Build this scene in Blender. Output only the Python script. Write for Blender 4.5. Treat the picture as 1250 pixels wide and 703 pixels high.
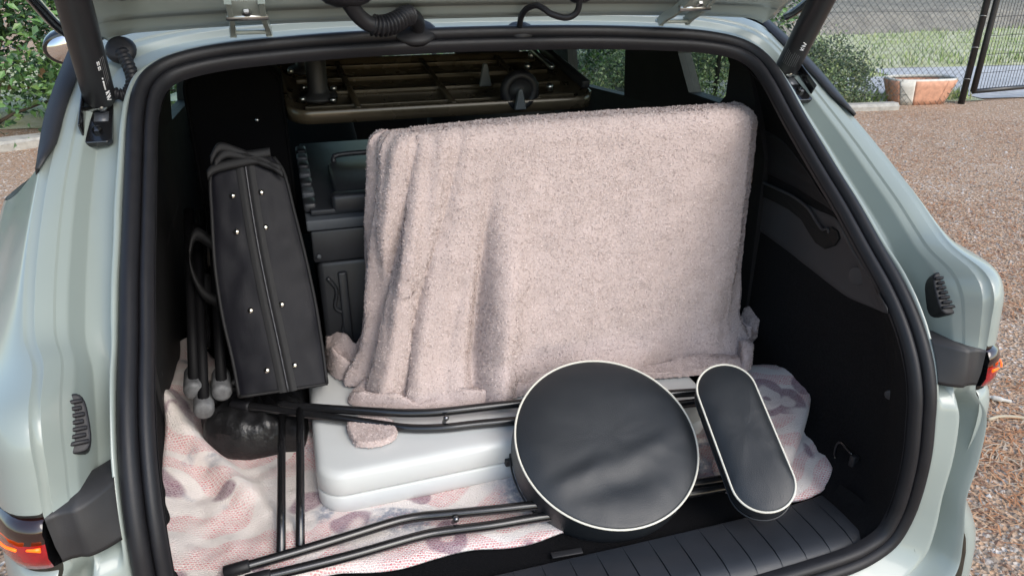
import bpy, bmesh, math, random
import numpy as np
from mathutils import Vector, Matrix, noise as mnoise
rad = math.radians
SC = bpy.context.scene
COL = SC.collection
for _o in list(bpy.data.objects): bpy.data.objects.remove(_o)

# ------------------------------------------------------------------ camera
W, H, FPX = 1250.0, 703.0, 900.0
CAM = np.array([-.336, 0.0, 1.60])
PSI, TH, RO = rad(16.886), rad(24.685), rad(.186)
_h = np.array([math.sin(PSI), math.cos(PSI), 0]); _r = np.array([math.cos(PSI), -math.sin(PSI), 0])
FWD = _h*math.cos(TH) + np.array([0, 0, -math.sin(TH)]); _u = _h*math.sin(TH) + np.array([0, 0, math.cos(TH)])
RGT = _r*math.cos(RO) + _u*math.sin(RO); UPV = -_r*math.sin(RO) + _u*math.cos(RO)
cd = bpy.data.cameras.new('camera'); cam = bpy.data.objects.new('camera', cd); COL.objects.link(cam)
cd.sensor_width = 36; cd.lens = FPX/W*36; cd.clip_start = .05; cd.clip_end = 500
m = Matrix((RGT, UPV, -FWD)).transposed().to_4x4(); m.translation = Vector(CAM); cam.matrix_world = m
SC.camera = cam
# ------------------------------------------------------------------ sky, sun, exposure
SUN_EL, SUN_AZ = rad(42), rad(155)          # azimuth measured clockwise from +Y (behind and right of the camera)
wd = bpy.data.worlds.new('World'); SC.world = wd; wd.use_nodes = True
nt = wd.node_tree; bg = nt.nodes['Background']
sky = nt.nodes.new('ShaderNodeTexSky'); sky.sky_type = 'NISHITA'; sky.sun_disc = False
sky.sun_elevation = SUN_EL; sky.sun_rotation = SUN_AZ; sky.air_density = 1.3; sky.dust_density = 1.5; sky.ozone_density = 1.0
nt.links.new(sky.outputs[0], bg.inputs[0]); bg.inputs[1].default_value = .13
sl = bpy.data.lights.new('sun', 'SUN'); sl.energy = 1.0; sl.angle = rad(40); sl.color = (1, .96, .9)
so = bpy.data.objects.new('sun', sl); COL.objects.link(so)
sd = Vector((math.sin(SUN_AZ)*math.cos(SUN_EL), math.cos(SUN_AZ)*math.cos(SUN_EL), math.sin(SUN_EL)))
so.rotation_euler = sd.to_track_quat('Z', 'Y').to_euler(); so.location = (0, -4, 8)
vs = SC.view_settings; vs.view_transform = 'Standard'; vs.look = 'None'; vs.exposure = 1.1; vs.gamma = 1
vs.use_curve_mapping = False

# ------------------------------------------------------------------ helpers
def ray(x, y): return FWD + RGT*(x-W/2)/FPX - UPV*(y-H/2)/FPX
def on(x, y, ax, v):
    """pixel -> point of the plane ax = v"""
    d = ray(x, y); i = 'xyz'.index(ax); return CAM + d*(v-CAM[i])/d[i]
def onpl(x, y, p, n):
    d = ray(x, y); p = np.array(p); n = np.array(n); return CAM + d*(((p-CAM)@n)/(d@n))
rng = np.random.default_rng(7); random.seed(7)

MATS = {}
def mat(name, col, rough=.5, metal=0., var=0., vscale=8., bump=0., bscale=60., spec=.5, coat=0., coat_rough=.05,
        col2=None, sheen=0., trans=0., emit=None, estr=0., alpha=1., aniso=None, detail=4., bdist=.002, subs=0.):
    if name in MATS: return MATS[name]
    mt = bpy.data.materials.new(name); mt.use_nodes = True; nt = mt.node_tree; b = nt.nodes['Principled BSDF']
    b.inputs['Base Color'].default_value = (*col, 1); b.inputs['Roughness'].default_value = rough
    b.inputs['Metallic'].default_value = metal; b.inputs['Specular IOR Level'].default_value = spec
    b.inputs['Coat Weight'].default_value = coat; b.inputs['Coat Roughness'].default_value = coat_rough
    b.inputs['Sheen Weight'].default_value = sheen; b.inputs['Transmission Weight'].default_value = trans
    b.inputs['Alpha'].default_value = alpha
    if emit: b.inputs['Emission Color'].default_value = (*emit, 1); b.inputs['Emission Strength'].default_value = estr
    tc = nt.nodes.new('ShaderNodeTexCoord')
    if var or col2:
        n = nt.nodes.new('ShaderNodeTexNoise'); n.inputs['Scale'].default_value = vscale; n.inputs['Detail'].default_value = detail
        n.inputs['Roughness'].default_value = .62
        nt.links.new(tc.outputs['Object'], n.inputs['Vector'])
        r = nt.nodes.new('ShaderNodeValToRGB'); r.color_ramp.elements[0].position = .3; r.color_ramp.elements[1].position = .7
        c2 = col2 if col2 else tuple(c*(1+var) for c in col); c1 = col if col2 else tuple(c*(1-var) for c in col)
        r.color_ramp.elements[0].color = (*c1, 1); r.color_ramp.elements[1].color = (*c2, 1)
        nt.links.new(n.outputs['Fac'], r.inputs['Fac']); nt.links.new(r.outputs['Color'], b.inputs['Base Color'])
        if rough < .95:
            mr = nt.nodes.new('ShaderNodeMapRange'); mr.inputs['To Min'].default_value = max(0, rough-.08); mr.inputs['To Max'].default_value = min(1, rough+.1)
            nt.links.new(n.outputs['Fac'], mr.inputs['Value']); nt.links.new(mr.outputs[0], b.inputs['Roughness'])
    if bump:
        n2 = nt.nodes.new('ShaderNodeTexNoise'); n2.inputs['Scale'].default_value = bscale; n2.inputs['Detail'].default_value = 3
        nt.links.new(tc.outputs['Object'], n2.inputs['Vector'])
        bp = nt.nodes.new('ShaderNodeBump'); bp.inputs['Strength'].default_value = bump; bp.inputs['Distance'].default_value = bdist
        nt.links.new(n2.outputs['Fac'], bp.inputs['Height']); nt.links.new(bp.outputs[0], b.inputs['Normal'])
    MATS[name] = mt
    return mt

def tag(o, label=None, cat=None, group=None, kind=None):
    if label: o['label'] = label
    if cat: o['category'] = cat
    if group: o['group'] = group
    if kind: o['kind'] = kind
    return o
def base_of(p):
    while p.parent: p = p.parent
    return np.array(p.location) if p.type == 'EMPTY' else np.zeros(3)
def thing(name, label, cat, loc, group=None):
    o = bpy.data.objects.new(name, None); COL.objects.link(o); o.location = loc; o.empty_display_size = .1
    return tag(o, label, cat, group)
def link(name, me, mt, parent=None):
    o = bpy.data.objects.new(name, me); COL.objects.link(o)
    if mt is not None:
        for q in (mt if isinstance(mt, (list, tuple)) else [mt]): me.materials.append(q)
    if parent is not None: o.parent = parent
    return o
def mo(name, V, Fc, mt, parent=None, smooth=True, midx=None, solid=0., sub=0, offset=-1, bev=0.):
    """one mesh object from world coordinates"""
    V = np.asarray(V, float)
    if parent is not None: V = V - base_of(parent)
    me = bpy.data.meshes.new(name); me.from_pydata(V.tolist(), [], Fc if isinstance(Fc, list) else Fc.tolist())
    if smooth: me.polygons.foreach_set('use_smooth', [True]*len(me.polygons))
    o = link(name, me, mt, parent)
    if midx is not None: me.polygons.foreach_set('material_index', midx)
    if solid: md = o.modifiers.new('s', 'SOLIDIFY'); md.thickness = solid; md.offset = offset
    if bev: md = o.modifiers.new('b', 'BEVEL'); md.width = bev; md.segments = 3; md.limit_method = 'ANGLE'; md.angle_limit = rad(40)
    if sub: md = o.modifiers.new('u', 'SUBSURF'); md.levels = sub; md.render_levels = sub
    me.update(); return o
def gridf(n, m, closeu=False, closev=False, off=0):
    f = []
    for i in range(n if closeu else n-1):
        for j in range(m if closev else m-1):
            a, b = i*m+j, ((i+1) % n)*m+j; c, d = ((i+1) % n)*m+(j+1) % m, i*m+(j+1) % m
            f.append((off+a, off+b, off+c, off+d))
    return f
def grid(name, P, mt, parent=None, closeu=False, closev=False, flip=False, **k):
    P = np.asarray(P, float); n, m_ = P.shape[:2]; f = gridf(n, m_, closeu, closev)
    if flip: f = [q[::-1] for q in f]
    return mo(name, P.reshape(-1, 3), f, mt, parent, **k)
def catmull(P, n, closed=False):
    P = np.asarray(P, float); N = len(P)
    if N == 2 and not closed: return P[0]+(P[1]-P[0])*np.linspace(0, 1, n)[:, None]
    if closed: Q = np.vstack([P[-1], P, P[0], P[1]]); seg = N
    else: Q = np.vstack([2*P[0]-P[1], P, 2*P[-1]-P[-2]]); seg = N-1
    d = np.linalg.norm(np.diff(np.vstack([P, P[:1]]) if closed else P, axis=0), axis=1); s = np.r_[0, np.cumsum(d)]
    t = np.linspace(0, s[-1], n, endpoint=not closed); out = []
    for v in t:
        i = min(np.searchsorted(s, v, 'right')-1, seg-1); w = (v-s[i])/max(d[i], 1e-9)
        a, b, c, e = Q[i:i+4]
        out.append(.5*((2*b)+(c-a)*w+(2*a-5*b+4*c-e)*w*w+(3*b-a-3*c+e)*w**3))
    return np.array(out)
def tubev(P, r, k=10, cap=True, off=0, ref=(0, 0, 1)):
    P = np.asarray(P, float); n = len(P); r = np.broadcast_to(np.asarray(r, float), (n,))
    T = np.gradient(P, axis=0); T /= np.linalg.norm(T, axis=1)[:, None]+1e-12
    a = np.array(ref, float)
    if abs(T[0]@a) > .9: a = np.array([1., 0, 0])
    V = []; nrm = a - T[0]*(a@T[0]); nrm /= np.linalg.norm(nrm)
    for i in range(n):
        nrm = nrm - T[i]*(nrm@T[i]); nrm /= np.linalg.norm(nrm)+1e-12; b = np.cross(T[i], nrm)
        for j in range(k):
            q = 2*math.pi*j/k; V.append(P[i]+r[i]*(nrm*math.cos(q)+b*math.sin(q)))
    F = [q[::-1] for q in gridf(n, k, False, True, off)]
    if cap:
        F.append(tuple(off+j for j in range(k))[::-1]); F.append(tuple(off+(n-1)*k+j for j in range(k)))
    return V, F
def tube(name, P, r, mt, parent=None, k=10, n=None, **kw):
    if n: P = catmull(P, n)
    V, F = tubev(P, r, k); return mo(name, V, F, mt, parent, **kw)
def box(name, c, s, mt, parent=None, R=None, bev=.004, seg=2, smooth=True):
    bm = bmesh.new(); bmesh.ops.create_cube(bm, size=1)
    bmesh.ops.scale(bm, vec=Vector(s), verts=bm.verts)
    if bev: bmesh.ops.bevel(bm, geom=list(bm.edges), offset=min(bev, min(s)*.45), segments=seg, affect='EDGES', profile=.5)
    if R is not None: bmesh.ops.rotate(bm, matrix=Matrix(R).to_3x3() if not isinstance(R, Matrix) else R.to_3x3(), verts=bm.verts, cent=(0, 0, 0))
    cc = np.array(c, float)
    if parent is not None: cc = cc-base_of(parent)
    bmesh.ops.translate(bm, vec=Vector(cc), verts=bm.verts)
    me = bpy.data.meshes.new(name); bm.to_mesh(me); bm.free()
    if smooth: me.polygons.foreach_set('use_smooth', [True]*len(me.polygons))
    o = link(name, me, mt, parent)
    return o
def frame(nz, up=(0, 0, 1)):
    z = np.array(nz, float); z /= np.linalg.norm(z); x = np.cross(up, z); x /= np.linalg.norm(x); y = np.cross(z, x)
    return x, y, z
def lathe(name, prof, c, axis, mt, parent=None, k=20, up=(0, 0, 1), sx=1., **kw):
    """prof: (radius, height along axis)"""
    a = np.array(axis, float); a /= np.linalg.norm(a)
    if abs(a@np.array(up)) > .95: up = (0, 1, 0)
    x, y, z = frame(a, up); V = []
    for (r, hh) in prof:
        for j in range(k):
            q = 2*math.pi*j/k; V.append(np.array(c)+z*hh+r*(x*math.cos(q)*sx+y*math.sin(q)))
    F = [q[::-1] for q in gridf(len(prof), k, False, True)]; F.append(tuple(range(k))[::-1]); F.append(tuple((len(prof)-1)*k+j for j in range(k)))
    return mo(name, V, F, mt, parent, **kw)
def plate(name, poly, c, x, y, z, th, mt, parent=None, bev=0., **kw):
    """closed outline in the (x,y) plane about c, extruded by th along z"""
    n = len(poly); P = np.array([np.array(c)+x*a+y*b for a, b in poly]); V = np.vstack([P, P+z*th])
    F = [tuple(range(n))[::-1], tuple(range(n, 2*n))]+[(i, (i+1) % n, n+(i+1) % n, n+i) for i in range(n)]
    return mo(name, V, F, mt, parent, smooth=False, bev=bev, **kw)
def rrect(x0, x1, y0, y1, r, k=8):
    out = []
    for cx, cy, a0 in ((x1-r, y1-r, 0), (x0+r, y1-r, 90), (x0+r, y0+r, 180), (x1-r, y0+r, 270)):
        for q in range(k+1): a = rad(a0+90*q/k); out.append((cx+r*math.cos(a), cy+r*math.sin(a)))
    return out
def stackloops(name, loops, mt, parent, captop=True, **kw):
    n = len(loops[0]); V = np.array(loops).reshape(-1, 3); F_ = [q[::-1] for q in gridf(len(loops), n, False, True)]
    F_ += [tuple(range(n))[::-1], tuple((len(loops)-1)*n+j for j in range(n))]
    return mo(name, V, F_, mt, parent, **kw)
def mir(P): P = np.array(P, float).copy(); P[..., 0] *= -1; return P
def fbm(p, s, o=3): return mnoise.fractal(Vector(p)*s, 1.0, 2.0, o)
def smooth(e0, e1, x): t = np.clip((x-e0)/(e1-e0), 0, 1); return t*t*(3-2*t)

# ------------------------------------------------------------------ materials
PAINT = mat('sage_paint', (.27, .312, .292), .36, 0, var=.015, vscale=3, coat=.6, coat_rough=.10, spec=.5)
RUBBER = mat('rubber', (.011, .011, .0135), .48, spec=.36, var=.12, vscale=40, bump=.25, bscale=420, bdist=.0006)
PLAST = mat('black_plastic', (.020, .020, .022), .5, var=.1, vscale=30, bump=.3, bscale=700, bdist=.0005)
PLASTG = mat('grained_plastic', (.018, .021, .027), .42, var=.1, vscale=20, bump=.6, bscale=900, bdist=.0006)
TRIM = mat('trim_plastic', (.014, .014, .016), .6, var=.12, vscale=20, bump=.5, bscale=700, bdist=.0006)
GLOSS = mat('gloss_black', (.008, .008, .009), .12, var=.1, vscale=20, coat=.6)
CARPET = mat('carpet', (.006, .006, .007), .95, var=.5, vscale=300, bump=1., bscale=800, bdist=.003, spec=.15)
FELT = mat('side_carpet', (.009, .009, .010), .95, var=.35, vscale=250, bump=.7, bscale=900, bdist=.002, spec=.15)
ZINC = mat('zinc_metal', (.55, .56, .55), .28, 1.)
WHITEINK = mat('white_ink', (.75, .75, .75), .6)
GREYINK = mat('grey_ink', (.25, .25, .26), .6)

# ================================================================== THE CAR
car = thing('car', 'sage grey hatchback car with its tailgate open and boot full of gear', 'car', (0, 2.6, 0))
ZK = np.array([.5, .6, .72, .85, 1.0, 1.1, 1.2, 1.3, 1.4, 1.46, 1.6]); YK = np.array([.695, .70, .71, .713, .741, .822, .962, 1.113, 1.235, 1.325, 1.42])
SR = [(0, 1.330, 1.471), (.12, 1.330, 1.470), (.236, 1.329, 1.467), (.35, 1.325, 1.461), (.43, 1.316, 1.455), (.49, 1.301, 1.445), (.527, 1.282, 1.431),
      (.550, 1.250, 1.409), (.560, 1.205, 1.374), (.564, 1.135, 1.318), (.566, 1.04, 1.252), (.567, .97, 1.206), (.567, .90, 1.156), (.568, .84, 1.113),
      (.568, .795, 1.072), (.567, .760, 1.028), (.566, .738, .984), (.566, .727, .94), (.566, .716, .88), (.565, .712, .81), (.558, .711, .757),
      (.538, .709, .714), (.497, .707, .688), (.44, .706, .675), (.3, .705, .667), (.15, .705, .664), (0, .705, .663)]
SRm = [(-x, y, z) for x, y, z in SR[1:-1]][::-1]
SEAL = catmull(SR+SRm, 360, True)
# frames of the opening
T = np.roll(SEAL, -2, 0)-np.roll(SEAL, 2, 0); T /= np.linalg.norm(T, axis=1)[:, None]
NR = np.zeros_like(SEAL)
for i, p in enumerate(SEAL):
    g = (np.interp(p[2]+.04, ZK, YK)-np.interp(p[2]-.04, ZK, YK))/.08; v = np.array([0, -1, g]); NR[i] = v/np.linalg.norm(v)
for _ in range(6): NR = (np.roll(NR, 1, 0)+NR+np.roll(NR, -1, 0))/3
IN = np.cross(NR, T); cen = np.array([0, 1.02, 1.07])
if ((cen-SEAL)*IN).sum() < 0: IN = -IN
IN -= NR*(IN*NR).sum(1)[:, None]; IN /= np.linalg.norm(IN, axis=1)[:, None]
def sweep(name, prof, mt, **k):
    P = np.array([[SEAL[i]+IN[i]*a+NR[i]*b for (a, b) in prof] for i in range(len(SEAL))])
    return grid(name, P, mt, car, closeu=True, **k)
sweep('weather_seal', [(-.001, -.02), (-.001, .004), (.002, .011), (.008, .0155), (.014, .0155), (.019, .012), (.0215, .006), (.022, -.002)], RUBBER)
sweep('seal_lip', [(.0215, -.004), (.0225, .003), (.026, .0085), (.031, .0095), (.036, .006), (.039, -.001), (.0395, -.010)], RUBBER)

# stations of the shell: (point on seal, point on the outer rim, recess)
ST = [((0, 1.330, 1.471), (0, 1.41, 1.507), .012), ((.2, 1.329, 1.468), (.2, 1.41, 1.505), .012), ((.35, 1.325, 1.461), (.38, 1.405, 1.50), .012),
      ((.44, 1.314, 1.454), (.50, 1.398, 1.488), .012), ((.50, 1.297, 1.442), (.59, 1.388, 1.470), .012), ((.538, 1.268, 1.423), (.64, 1.377, 1.445), .014),
      ((.555, 1.23, 1.394), (.655, 1.32, 1.412), .018), ((.561, 1.19, 1.362), (.665, 1.25, 1.376), .026), ((.564, 1.135, 1.318), (.673, 1.147, 1.322), .030),
      ((.566, 1.08, 1.28), (.674, 1.08, 1.288), .032), ((.566, 1.03, 1.245), (.673, 1.015, 1.254), .033), ((.567, .975, 1.209), (.668, .945, 1.219), .034),
      ((.567, .93, 1.177), (.660, .885, 1.188), .034), ((.567, .90, 1.156), (.640, .83, 1.177), .042), ((.568, .87, 1.135), (.629, .76, 1.166), .055),
      ((.568, .84, 1.113), (.627, .733, 1.14), .058), ((.568, .81, 1.088), (.629, .727, 1.10), .055), ((.568, .785, 1.062), (.633, .725, 1.058), .05),
      ((.567, .757, 1.024), (.630, .72, 1.02), .04), ((.566, .738, .985), (.628, .717, .984), .02), ((.566, .728, .945), (.650, .703, .94), .006),
      ((.566, .716, .88), (.645, .69, .87), .006), ((.565, .712, .81), (.632, .68, .80), .004), ((.558, .711, .757), (.632, .665, .735), .002),
      ((.538, .709, .714), (.62, .65, .675), 0), ((.497, .707, .688), (.56, .635, .635), 0), ((.44, .706, .675), (.46, .625, .615), 0),
      ((.25, .7055, .666), (.25, .618, .603), 0), ((0, .705, .663), (0, .615, .60), 0)]
sp = np.array([s[0] for s in ST]); rp = np.array([s[1] for s in ST]); rc = np.array([s[2] for s in ST])
NS = 200
def respline(A, n): 
    k = len(A); t = np.linspace(0, k-1, n); out = []
    Q = np.vstack([2*A[0]-A[1], A, 2*A[-1]-A[-2]])
    for v in t:
        i = min(int(v), k-2); w = v-i; a, b, c, e = Q[i:i+4]
        out.append(.5*((2*b)+(c-a)*w+(2*a-5*b+4*c-e)*w*w+(3*b-a-3*c+e)*w**3))
    return np.array(out)
SPs, RPs, RCs = respline(sp, NS), respline(rp, NS), respline(rc[:, None], NS)[:, 0]
def shellcols(i):
    s, r_, d = SPs[i], RPs[i], RCs[i]; z = s[2]
    g = (np.interp(z+.04, ZK, YK)-np.interp(z-.04, ZK, YK))/.08; nn = np.array([0, 1, -g]); nn /= np.linalg.norm(nn)   # into the car
    upper = smooth(.95, 1.0, z)
    prof = [(-.06, .012), (.0, .004), (.03, -.003), (.04, -.0045), (.085, -.005), (.10, -.003), (.105, .001), (.13, .55*d), (.155, .88*d), (.165, .94*d), (.30, .98*d), (.45, 1.04*d), (.468, 1.03*d), (.48, .97*d), (.565, .32*d), (.578, .25*d), (.60, .21*d), (.68, .15*d), (.69, .145*d), (.702, .14*d-.0028), (.712, .135*d-.003), (.88, .075*d-.003), (.89, .07*d-.0028), (.905, .06*d), (.98, .012*d-.0005), (1.0, 0.)]
    low = [(-.06, .012), (.0, .004), (.03, -.001), (.04, -.002), (.085, -.003), (.10, -.003), (.12, -.003), (.15, -.003), (.18, -.003), (.22, -.003), (.30, -.0035), (.40, -.004), (.46, -.004), (.475, -.003), (.49, .0), (.52, .006), (.56, .022), (.60, .034), (.64, .041), (.70, .045), (.76, .044), (.83, .034), (.88, .022), (.93, .010), (.97, .001), (1.0, 0.)]
    out = []
    for (a, b), (a2, b2) in zip(prof, low):
        t = a*upper+a2*(1-upper); dd = b*upper+b2*(1-upper)
        if z < .72: dd *= smooth(.64, .74, z)*.7+.3
        out.append(s+(r_-s)*t+nn*dd)
    return out
SHELL = np.array([shellcols(i) for i in range(NS)])
def body(name, P, mt, **k):
    a = grid(name, P, mt, car, **k); b = grid(name, mir(P), mt, car, flip=True, **k); return a, b
body('rear_aperture', SHELL, PAINT)
# outer skin of the quarter panels and bumper, outwards of the rim
i0 = int((8)/(len(ST)-1)*(NS-1)); i1 = int(17.1/(len(ST)-1)*(NS-1))
rows = []
for i in range(i0, i1+1):
    r_ = RPs[i]; q = (i-i0)/(i1-i0); e = smooth(.0, .75, q)
    up = np.array([(.0, .0, 0), (.003, .0015, -.002), (.010, .010, -.010), (.03, .036, -.03), (.06, .078, -.058), (.09, .122, -.085), (.126, .18, -.104), (.16, .32, -.13), (.19, .7, -.17), (.2, 1.5, -.2)])
    lo = np.array([(.0, .0, 0), (.004, -.001, 0), (.012, .0, 0), (.026, .005, -.001), (.044, .022, -.004), (.062, .05, -.008), (.09, .12, -.014), (.14, .32, -.024), (.18, .8, -.036), (.2, 1.6, -.05)])
    rows.append([r_+up[j]*(1-e)+lo[j]*e for j in range(10)])
body('quarter_panel', np.array(rows), PAINT, sub=1)
# side below the shoulder down to the sill, joined to the shoulder's last row
low_edge = np.array(rows)[-1]
rows2 = []
for dz, ox in ((0, 0), (-.10, .015), (-.25, .02), (-.45, .01), (-.7, -.02)):
    rows2.append([p+np.array([ox*smooth(0, 4, j), 0, dz]) for j, p in enumerate(low_edge)])
# tail lamps fill z 1.055-.985, bumper skin continues below
lamp_top = low_edge.copy()
_lt = catmull(lamp_top, 600); LT = _lt[(np.linspace(0, 1, 24)**2.6*599).astype(int)+np.r_[0, 1, 2, 3, 4, 5, np.zeros(18, int)]]
def lampP(zoff, inset): return np.array([p+np.array([0, inset, zoff-(.004*j if j < 7 else .028)*0]) for j, p in enumerate(lamp_top)])
LENS = mat('tail_lens', (.30, .004, .010), .12, coat=1., var=.25, vscale=60)
LENSD = mat('tail_lens_dark', (.018, .006, .005), .1, coat=1.)
LED = mat('led_amber', (1, .18, .01), .3, emit=(1, .09, .0), estr=.6)
LEDR = mat('led_red', (1, .03, .02), .3, emit=(1, .03, .02), estr=.7)
for s in (1, -1):
    def X(P): P = np.array(P, float).copy(); P[..., 0] *= s; return P
    z0, z1 = 1.0505, .985
    prof = [(z0, .004), (z0-.002, -.004), (z0-.014, -.010), (z0-.022, -.009), (z0-.026, -.010), (z0-.045, -.012), (z1+.006, -.008), (z1, .004)]
    P = []
    for zz, off in prof:
        row = []
        for j, p in enumerate(LT):
            out = np.array([.35, -1, 0]) if j < 14 else np.array([1, -.5, 0]); out = out/np.linalg.norm(out)
            row.append((p[0]-out[0]*off*-1*0+out[0]*-off, p[1]-out[1]*off, zz+(p[2]-lamp_top[0][2])))
        P.append(row)
    P = X(P)
    o = grid('tail_light', P, [LENSD, LENS], car, flip=(s < 0))
    mi = [0 if i < 4 else 1 for i in range(len(prof)-1) for j in range(23)]; o.data.polygons.foreach_set('material_index', mi)
    tag(o, 'wraparound tail light with dark upper band and red lower lens')
    Q = P[4]; Q2 = P[5]
    def strip(nm, j0, j1, a, b, mt):
        R = []
        for j in range(j0, j1+1):
            n_ = np.array([.3*s, -1, .15]); R.append([Q[j]+(Q2[j]-Q[j])*a+n_*.0035, Q[j]+(Q2[j]-Q[j])*(a+(b-a)*(.35+.65*(j1-j)/(j1-j0)))+n_*.0035])
        grid(nm, R, mt, o, flip=(s < 0), solid=.002)
    strip('light_bar', 4, 9, .02, .16, LED); strip('light_bar', 1, 3, .02, .30, LED); strip('light_bar', 8, 12, .95, 1.1, LEDR)
    # inner closing edge of the lamp
    a = P[:, 0]; V = np.vstack([a, a+np.array([0, .05, 0])]); n = len(a)
    mo('lamp_edge', V, [(i, i+1, n+i+1, n+i) for i in range(n-1)], GLOSS, o, smooth=False)
    # bumper skin below the lamp
    R = []
    for zz, off in ((z1-.004, -.002), (z1-.008, -.010), (z1-.03, -.018), (.90, -.020), (.85, -.016), (.82, -.012)):
        R.append([(p[0]+.30*-off, p[1]+off*.9, zz+(p[2]-lamp_top[0][2])) for p in LT])
    for zz, off in ((.80, -.010), (.77, -.012), (.73, -.018), (.69, -.03), (.64, -.04), (.5, -.05), (.35, -.04), (.22, .05)):
        R.append([(p[0]+.008+.05*float(smooth(.79, .68, zz)), p[1]+off*.9, zz+(p[2]-lamp_top[0][2])*.5) for p in LT])
    grid('bumper_corner', X(R), PAINT, car, flip=(s < 0), sub=1)
    # black moulding between lamp and seal
    ia, ib = int(17.2/(len(ST)-1)*(NS-1)), int(18.75/(len(ST)-1)*(NS-1))
    R = []
    for i in range(ia-1, ib+2):
        q = min(max((i-ia)/(ib-ia), 0), 1); ii = min(max(i, ia), ib); sx, rx = SPs[ii], RPs[ii]; row = []
        edge = (i < ia or i > ib)
        for t in np.linspace(0.06, .99, 14):
            hgt = -.006-.016*math.sin(math.pi*min(t*1.15, 1))*(1-.55*q) if not edge else .04
            crease = -.004 if t > .62 else 0
            row.append(sx+(rx-sx)*t+np.array([0, hgt+(.004*smooth(.60, .66, t)*(1-edge)), 0]))
        R.append(row)
    o = grid('lamp_moulding', X(R), PLAST, car, flip=(s < 0))
    # rubber bump stop: rounded pad with stepped teeth, standing in the recess
    c = np.array([.609, .806, 1.108]); up = np.array([.012, .072, .085]); up /= np.linalg.norm(up); nz = np.array([-.30, -.80, .55]); nz -= up*(nz@up); nz /= np.linalg.norm(nz); xx = np.cross(up, nz)
    pts = []
    for k in range(24):
        a = 2*math.pi*k/24; ca, sa = math.cos(a), math.sin(a)
        pts.append((.0155*np.sign(ca)*abs(ca)**.6, .034*np.sign(sa)*abs(sa)**.6))
    Xv = np.array([s, 1, 1])
    o = plate('bump_stop', pts, c*Xv-nz*Xv*.026, xx*Xv, up*Xv, nz*Xv, .046, RUBBER, car, bev=.003)
    for k in range(7):
        cc = c+up*(-.023+.0077*k)+nz*.021+xx*(.002 if k % 2 else 0)
        Rm = np.array([xx*Xv, up*Xv, nz*Xv]).T
        box('rib', cc*Xv, (.024, .0046, .007), RUBBER, o, R=Matrix(Rm.tolist()), bev=.001, seg=1)
    # seat of the stop pressed into the panel
    # round rubber plug low on the flange
    c = np.array([.578, .690, .706])
    lathe('flange_plug', [(.0135, -.004), (.0135, .001), (.0125, .002), (.010, .0005), (.009, -.0005), (.004, -.0005)], c*Xv, (0.0, -.9, .45), PAINT, car, k=24)
    # quarter glass trim strip running up the pillar
    A = np.array([(.673, 1.140, 1.319), (.672, 1.25, 1.377), (.655, 1.375, 1.444), (.635, 1.50, 1.50)]); A = catmull(A, 16)
    wdt = np.interp(np.linspace(0, 1, 16), [0, .15, .6, 1], [.001, .020, .025, .022])
    R = [[p+np.array([-w, -.004, .002]), p+np.array([-w*.45, -.0045, .003]), p+np.array([.001, -.003, .002]), p+np.array([.005, .010, -.008]), p+np.array([.013, .06, -.04])] for p, w in zip(A, wdt)]
    grid('quarter_trim', X(R), PLAST, car, flip=(s < 0), solid=.004)
# roof skin and headliner
RF = np.array([[(x, y, z-.035*(abs(x)/.62)**2.5) for x in np.linspace(-.63, .63, 25)] for y, z in ((1.405, 1.507), (1.5, 1.535), (1.8, 1.56), (2.3, 1.57), (2.8, 1.55), (3.1, 1.50))])
grid('roof', RF, PAINT, car, flip=True)
LINER = mat('headliner', (.018, .018, .019), .9, var=.2, vscale=80)
HL = np.array([[(x, y, z-.04*(abs(x)/.58)**3) for x in np.linspace(-.585, .585, 25)] for y, z in ((1.325, 1.445), (1.45, 1.47), (1.8, 1.50), (2.3, 1.51), (2.75, 1.49))])
grid('headliner', HL, LINER, car)

# ---- cargo bay: side walls, floor, sill
side = [i for i in range(len(SR)) if 6 <= i <= 22]
WALL = []
for i in range(40):
    p = catmull(np.array(SR)[6:23], 40)[i]
    row = []
    for dy, x_ in ((.006, -.040), (.02, -.037), (.06, -.018), (.10, .012), (.16, .036), (.26, .052), (.40, .060), (.60, .064)):
        zz = p[2]+(0 if p[2] > .80 else (.0)); yy = p[1]+dy*.95
        x = p[0]+x_
        if p[2] < .76: x = p[0]+x_*smooth(.66, .76, p[2])-.046*(1-smooth(.66, .76, p[2]))
        zz = max(zz, .690)
        if p[2] > 1.20: yy = min(yy, 1.425+.004*len(row))
        row.append((x, yy, zz-.012*(1 if p[2] > 1.38 else 0)))
    row.append((row[-1][0]-.005, 1.75 if p[2] < 1.20 else 1.46, row[-1][2]))
    WALL.append(row)
WALL = np.array(WALL)
_wu = np.array([catmull(r_, 60) for r_ in WALL]); _wu = np.array([catmull(_wu[:, j], 120) for j in range(60)]).reshape(-1, 3)
def wallx(y, z):
    d = (_wu[:, 1]-y)**2+(_wu[:, 2]-z)**2; k = np.argpartition(d, 5)[:5]; w = 1/(d[k]+1e-6); return (_wu[k, 0]*w).sum()/w.sum()
# rows split: hole for the small quarter window above z 1.27 and y 1.45
for s in (1, -1):
    Wl = WALL.copy(); Wl[..., 0] *= s
    grid('cargo_side_trim', Wl, FELT, car, flip=(s < 0), sub=1)
fl = np.array([[(x, y, .70+.0015*fbm((x, y, 3), 12)) for x in np.linspace(-.635, .635, 61)] for y in np.linspace(.80, 2.3, 60)])
grid('cargo_floor', fl, CARPET, car)
# loose tab to lift the floor
c = on(692, 677, 'z', .704); box('floor_tab', c+np.array([0, 0, .004]), (.052, .012, .003), PLAST, car, R=Matrix.Rotation(rad(-4), 3, 'Z'), bev=.001)
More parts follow.
